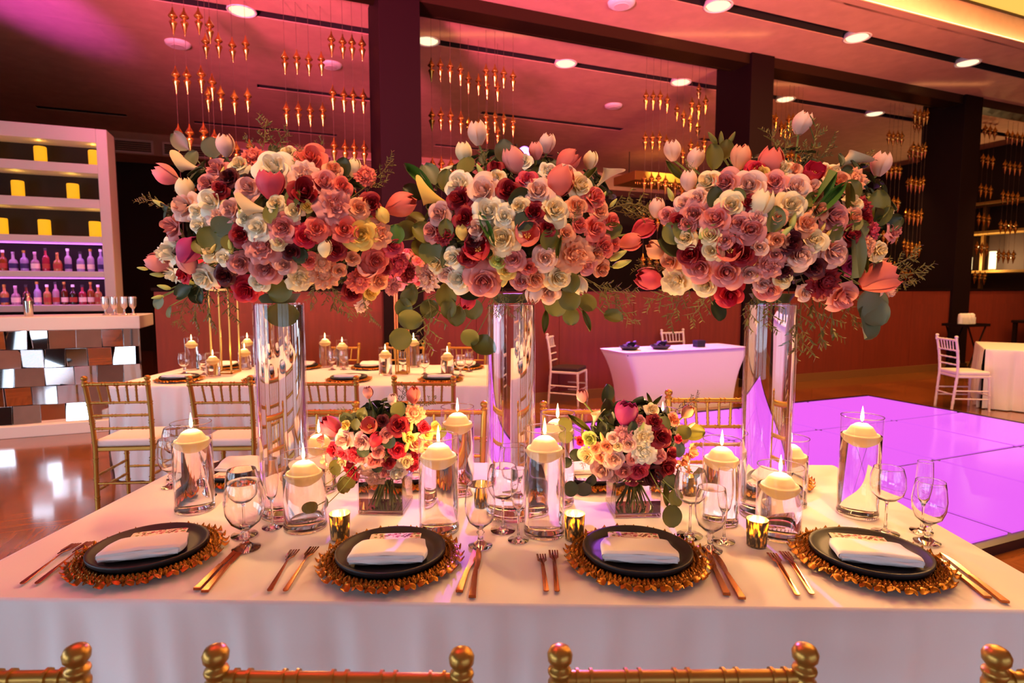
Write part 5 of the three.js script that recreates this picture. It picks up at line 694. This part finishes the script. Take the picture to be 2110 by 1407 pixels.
const spadix = lathe([[0, -0.5], [0.07, -0.5], [0.08, 0], [0.05, 0.5], [0, 0.6]], 8), stamen = merge([0, 1, 2, 3, 4, 5].map((k) => rod([0.05 * Math.cos(k), -0.4, 0.05 * Math.sin(k)], [0.2 * Math.cos(k * 1.05), 0.1, 0.2 * Math.sin(k * 1.05)], 0.03, 0.05, 5)));
// leaves in the xy plane, base at y = -0.5, tip at y = 0.5, face +z
const leafGeo = (w, cup, p = 0.5) => sheet((u, v) => { const s = w * Math.pow(Math.sin(PI * Math.min(0.985, 0.03 + 0.955 * v)), p) * 0.5; return [u * s, v - 0.5, cup * (u * u * 0.12 - 0.18 * (v - 0.5) * (v - 0.5)) + 0.02 * (1 - Math.abs(u))]; }, 6, 8, [-1, 1]);
GEO.E = [leafGeo(0.92, 1), leafGeo(0.8, 1.4), leafGeo(1.0, 0.6)]; GEO.J = [leafGeo(0.3, 1.6, 0.8), leafGeo(0.24, 2.2, 0.8)];
function sprigGeo(seed, n, leafLen, droop) { reseed(seed); const g = [], pts = []; for (let i = 0; i <= 6; i++) pts.push(V3(droop * Math.sin(i * 0.9) * 0.05, -0.5 + i / 6, 0.06 * Math.sin(i * 0.7))); const c = new THREE.CatmullRomCurve3(pts); g.push(new THREE.TubeGeometry(c, 14, 0.008, 4)); const lf = sheet((u, v) => { const s = 0.16 * Math.sin(PI * Math.min(0.97, 0.06 + v * 0.9)); return [u * s, v, 0.05 * u * u]; }, 2, 4, [-1, 1]);
  for (let k = 0; k < 7; k++) { const t = 0.12 + k * 0.12, p = c.getPoint(t), s = k % 2 ? 1 : -1, L = rr(0.16, 0.32), d = V3(s * rr(0.45, 0.9), rr(0.5, 0.9), rr(-0.4, 0.5)).normalize(), e = p.clone().addScaledVector(d, L); g.push(rod(p.toArray(), e.toArray(), 0.006, 0.004, 4));
    for (let j = 0; j < n; j++) { const q = p.clone().lerp(e, (j + 0.6) / n), w = lf.clone().scale(leafLen, leafLen, leafLen).rotateY(rr(0, 6.28)).rotateZ(-s * rr(0.1, 0.5) + (j % 2 ? 0.7 : -0.7)).translate(q.x, q.y, q.z); g.push(w); } }
  return merge(g); }
GEO.G = [sprigGeo(1, 8, 0.105, 1), sprigGeo(2, 7, 0.115, -1), sprigGeo(3, 9, 0.095, 0.5)];
const PART_NAME = { R: 'rose', S: 'spray_rose', L: 'lisianthus', K: 'carnation', T: 'tulip', O: 'open_tulip', P: 'peony', B: 'flower_bud', C: 'calla_lily', E: 'eucalyptus_leaf', J: 'blade_leaf', G: 'greenery_sprig' };
const UPV = V3(0, 1, 0), qA = new THREE.Quaternion(), qB = new THREE.Quaternion();
function arrangement(list, o, cx, cy, cz, ax, ay, az, seed) {     // flowers in cm from the vase foot; a dome of half-axes ax, ay, az about (cx, cy, cz)
  list.forEach(([type, col, x, y, z, d, ang], i) => {
    x /= 100; y /= 100; z /= 100; d /= 100; reseed(seed + i * 17);
    const n = V3((x - cx) / ax, (y - cy) / ay, (z - cz) / az), reach = n.length(); let key = type; if (type === 'T' && ang === 999) key = 'O';
    const geos = GEO[key], geo = geos[Math.floor(rnd() * geos.length)], leafy = 'EJG'.includes(key), m = part(PART_NAME[key], geo, leafy || (key === 'B' && (col === 'olive')) ? leafCol(col) : flowerCol(col), o); m.position.set(x, y, z);
    if ('RSLKO'.includes(key)) {
      const dir = V3(n.x * 0.75, n.y * 0.6 + (key === 'O' ? 0.7 : 0.12), Math.abs(n.z) * 0.8 + 0.55).normalize().add(V3(rr(-0.16, 0.16), rr(-0.1, 0.16), 0)).normalize(); qA.setFromUnitVectors(UPV, dir); qB.setFromAxisAngle(UPV, rr(0, 6.28)); m.quaternion.copy(qA.multiply(qB)); m.scale.setScalar(d * (key === 'O' ? 0.52 : 0.54));
      if (key === 'O') part('stamens', stamen, flowerCol('yellow'), m); if (key === 'L' && col !== 'mauve') part('flower_centre', new THREE.SphereGeometry(0.16, 8, 6).translate(0, 0.1, 0), leafCol('deep'), m);
    } else if ('TPBC'.includes(key)) {
      const a = (ang ?? 0) * PI / 180, dir = V3(Math.sin(a), Math.cos(a), key === 'C' ? 0.25 : rr(0.1, 0.4)).normalize(); qA.setFromUnitVectors(UPV, dir); qB.setFromAxisAngle(UPV, key === 'C' ? PI * 0.35 : rr(0, 6.28)); m.quaternion.copy(qA.multiply(qB)); m.scale.setScalar(d * { T: 0.55, P: 0.56, B: 0.52, C: 0.5 }[key]);
      if (key === 'C') part('spadix', spadix, flowerCol('yellow'), m);
    } else {
      const a = -(ang ?? 0) * PI / 180; m.rotation.set(rr(-0.45, 0.45), rr(-0.55, 0.55), a, 'ZXY'); m.scale.setScalar(d * (key === 'G' ? 1.05 : 1.08));
    }
    if (!'RSLKO'.includes(key)) {                                  // stalk back to the heart of the bouquet
      const end = V3(cx + n.x * ax * 0.35, cy + n.y * ay * 0.3 - 0.02, cz + n.z * az * 0.3), a = (ang ?? 0) * PI / 180, tail = V3(x - Math.sin(a) * d * 0.5, y - Math.cos(a) * d * 0.5, z - 0.005);
      if (reach > 0.72 || 'T'.includes(key)) { const s = part('stem', tube([tail, tail.clone().lerp(end, 0.45).add(V3(0, -0.012, 0)), end], key === 'T' ? 0.0032 : key === 'C' ? 0.004 : 0.0016, 10, 6), key === 'G' ? leafCol('fern') : MAT.stem, o); s.userData.stalk = 1; }
    }
  });
  // dark leaf mass that fills the heart of the bouquet
  reseed(seed); const g = [], lf = leafGeo(0.55, 1.2, 0.7); for (let k = 0; k < 300; k++) { const v = V3(rr(-1, 1), rr(-1, 1), rr(-1, 1)).normalize(), s = rr(0.62, 0.86), L = 0.05 * rr(0.8, 1.6); if (v.y < -0.8) continue; const q = new THREE.Quaternion().setFromUnitVectors(V3(0, 0, 1), v); g.push(lf.clone().scale(L, L, L).rotateZ(rr(0, 6.28)).rotateX(rr(-0.6, 0.6)).applyQuaternion(q).translate(cx + v.x * ax * s, cy + v.y * ay * s, cz + v.z * az * s)); }
  const f = part('foliage', merge(g), leafCol('deep'), o); f.userData.kind = 'stuff';
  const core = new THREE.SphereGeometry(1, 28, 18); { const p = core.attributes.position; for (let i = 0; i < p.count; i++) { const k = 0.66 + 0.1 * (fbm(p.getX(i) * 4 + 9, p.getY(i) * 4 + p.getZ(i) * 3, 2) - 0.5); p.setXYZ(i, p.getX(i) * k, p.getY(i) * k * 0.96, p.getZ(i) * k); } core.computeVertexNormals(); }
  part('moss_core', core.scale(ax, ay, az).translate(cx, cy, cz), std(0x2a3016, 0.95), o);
}
function tallVase(pos, h, r, lab) {
  const v = thing('tall_vase', 'tall clear glass cylinder vase ' + lab, 'vase', pos, 0, 'tall glass vases');
  part('glass_wall', lathe([[r, 0.0], [r, h], [r - 0.003, h]], 64), MAT.pane, v); part('glass_base', lathe([[0, 0.0005], [r - 0.0005, 0.0005], [r - 0.0005, 0.018], [0, 0.018]], 64), MAT.glass, v);
  part('water', lathe([[0, 0.0195], [r - 0.0045, 0.0195], [r - 0.0045, h - 0.006], [0, h - 0.006]], 64), MAT.water, v);
}
const AX = [[FLOWERS_A1, [-0.756, -1.888], 'under the left bouquet', 'large tall bouquet of roses, tulips and calla lilies on the left vase', 0.40, 0.27, 0.0], [FLOWERS_A2, [-0.003, -1.88], 'under the middle bouquet', 'large tall bouquet of roses and upright tulips on the middle vase', 0.355, 0.27, 0.03], [FLOWERS_A3, [0.837, -1.88], 'under the right bouquet', 'large tall bouquet of mauve roses and tulips on the right vase', 0.39, 0.27, 0.03]];
AX.forEach(([list, [x, z], lab, label, ax, ay, cx], i) => {
  tallVase([x, TOP + 0.002, z], 0.70, 0.079, lab);
  const o = thing('tall_bouquet', label, 'bouquet', [x, 0.765, z], 0, 'tall bouquets'); arrangement(list, o, cx, 0.955 - 0.0, 0.0, ax, ay, 0.29, 1000 * (i + 1));
  part('holder_plate', cyl(0.05, 0.07, 0.03, 0, 0.718, 0, 32), leafCol('deep'), o);
});
// low bouquets in square glass vases
[[FLOWERS_B1, [-0.431, -1.945], 'left', 0.155, -0.06, 0.152, 0.0], [FLOWERS_B2, [0.409, -1.923], 'right', 0.165, 0.05, 0.155, 0.0]].forEach(([list, [x, z], side, ax, turn, w, cx], i) => {
  const v = thing('square_vase', `square clear glass vase of the ${side} low bouquet`, 'vase', [x, TOP + 0.002, z], turn, 'square glass vases'), h = 0.15, t = 0.004;
  for (const [px, pz, a] of [[0, w / 2, 0], [0, -w / 2, 0], [w / 2, 0, 1], [-w / 2, 0, 1]]) part('glass_wall', new THREE.PlaneGeometry(w, h).rotateY(a * PI / 2).translate(px, h / 2, pz), MAT.pane, v);
  part('glass_base', bx(w - 0.002, 0.014, w - 0.002, 0, 0.0075, 0, 0.003), MAT.glass, v);
  part('water', bx(w - 0.007, 0.105, w - 0.007, 0, 0.0145 + 0.0535, 0), MAT.water, v);
  part('rim', merge([bx(w, t, t, 0, h, w / 2), bx(w, t, t, 0, h, -w / 2), bx(t, t, w, w / 2, h, 0), bx(t, t, w, -w / 2, h, 0)]), MAT.glass, v);
  const o = thing('low_bouquet', side === 'left' ? 'low bouquet of red and pink flowers in the left square vase' : 'low bouquet of blush roses and crimson blooms in the right square vase', 'bouquet', [x, 0.765, z], 0, 'low bouquets');
  arrangement(list, o, cx, 0.262, 0.0, ax, 0.125, 0.13, 7000 + i * 900);
  reseed(300 + i); for (let k = 0; k < 26; k++) { const a = rr(0, 6.28), r0 = rr(0.015, 0.062), b = a + rr(1.5, 4), r1 = rr(0.02, 0.064); part('stem', tube([[r0 * Math.cos(a), 0.2, r0 * Math.sin(a)], [0.4 * (r0 * Math.cos(a) + r1 * Math.cos(b)), 0.11, 0.4 * (r0 * Math.sin(a) + r1 * Math.sin(b))], [r1 * Math.cos(b), 0.022, r1 * Math.sin(b)]], rr(0.002, 0.0035), 8, 6), k % 3 ? MAT.stemDark : MAT.stem, o); }
});
// gold frame stands with flowers on the second table
[[-2.57, -5.2, 'left'], [-0.975, -5.15, 'right']].forEach(([x, z, side], i) => {
  const s = thing('gold_stand', `${side} tall gold frame stand on the second table`, 'flower stand', [x, TOP + 0.002, z], 0, 'gold flower stands'), w = side === 'left' ? 0.085 : 0.05, h = 0.74;
  for (const a of [-1, 1]) for (const b of [-1, 1]) part('post', bx(0.012, h, 0.012, a * w, h / 2, b * w), MAT.gold, s); for (const y of [0.006, h]) part('frame_ring', merge([bx(2 * w + 0.012, 0.012, 0.012, 0, y, w), bx(2 * w + 0.012, 0.012, 0.012, 0, y, -w), bx(0.012, 0.012, 2 * w, w, y, 0), bx(0.012, 0.012, 2 * w, -w, y, 0)]), MAT.gold, s);
  part('top_plate', bx(2 * w + 0.012, 0.006, 2 * w + 0.012, 0, h + 0.009, 0), MAT.gold, s);
  const o = thing('stand_bouquet', `pink bouquet on the ${side} gold stand of the second table`, 'bouquet', [x, TOP + 0.002 + h + 0.012, z], 0, 'bouquets on gold stands'); reseed(50 + i); const list = [], cols = ['blush', 'pink', 'coral', 'crimson', 'cream', 'peach', 'mauve'];
  for (let k = 0; k < 46; k++) { const v = V3(rr(-1, 1), rr(-0.6, 1), rr(-1, 1)).normalize(); list.push([k % 6 === 5 ? 'E' : 'R', k % 6 === 5 ? 'olive' : cols[k % 7], v.x * 21, 16 + v.y * 16, v.z * 19, rr(7, 10), 0]); }
  arrangement(list, o, 0, 0.16, 0, 0.21, 0.16, 0.19, 9000 + i * 500);
});

scene.traverse((o) => { if (o.isMesh) { o.castShadow = true; o.receiveShadow = true; } });
renderer.render(scene, camera);
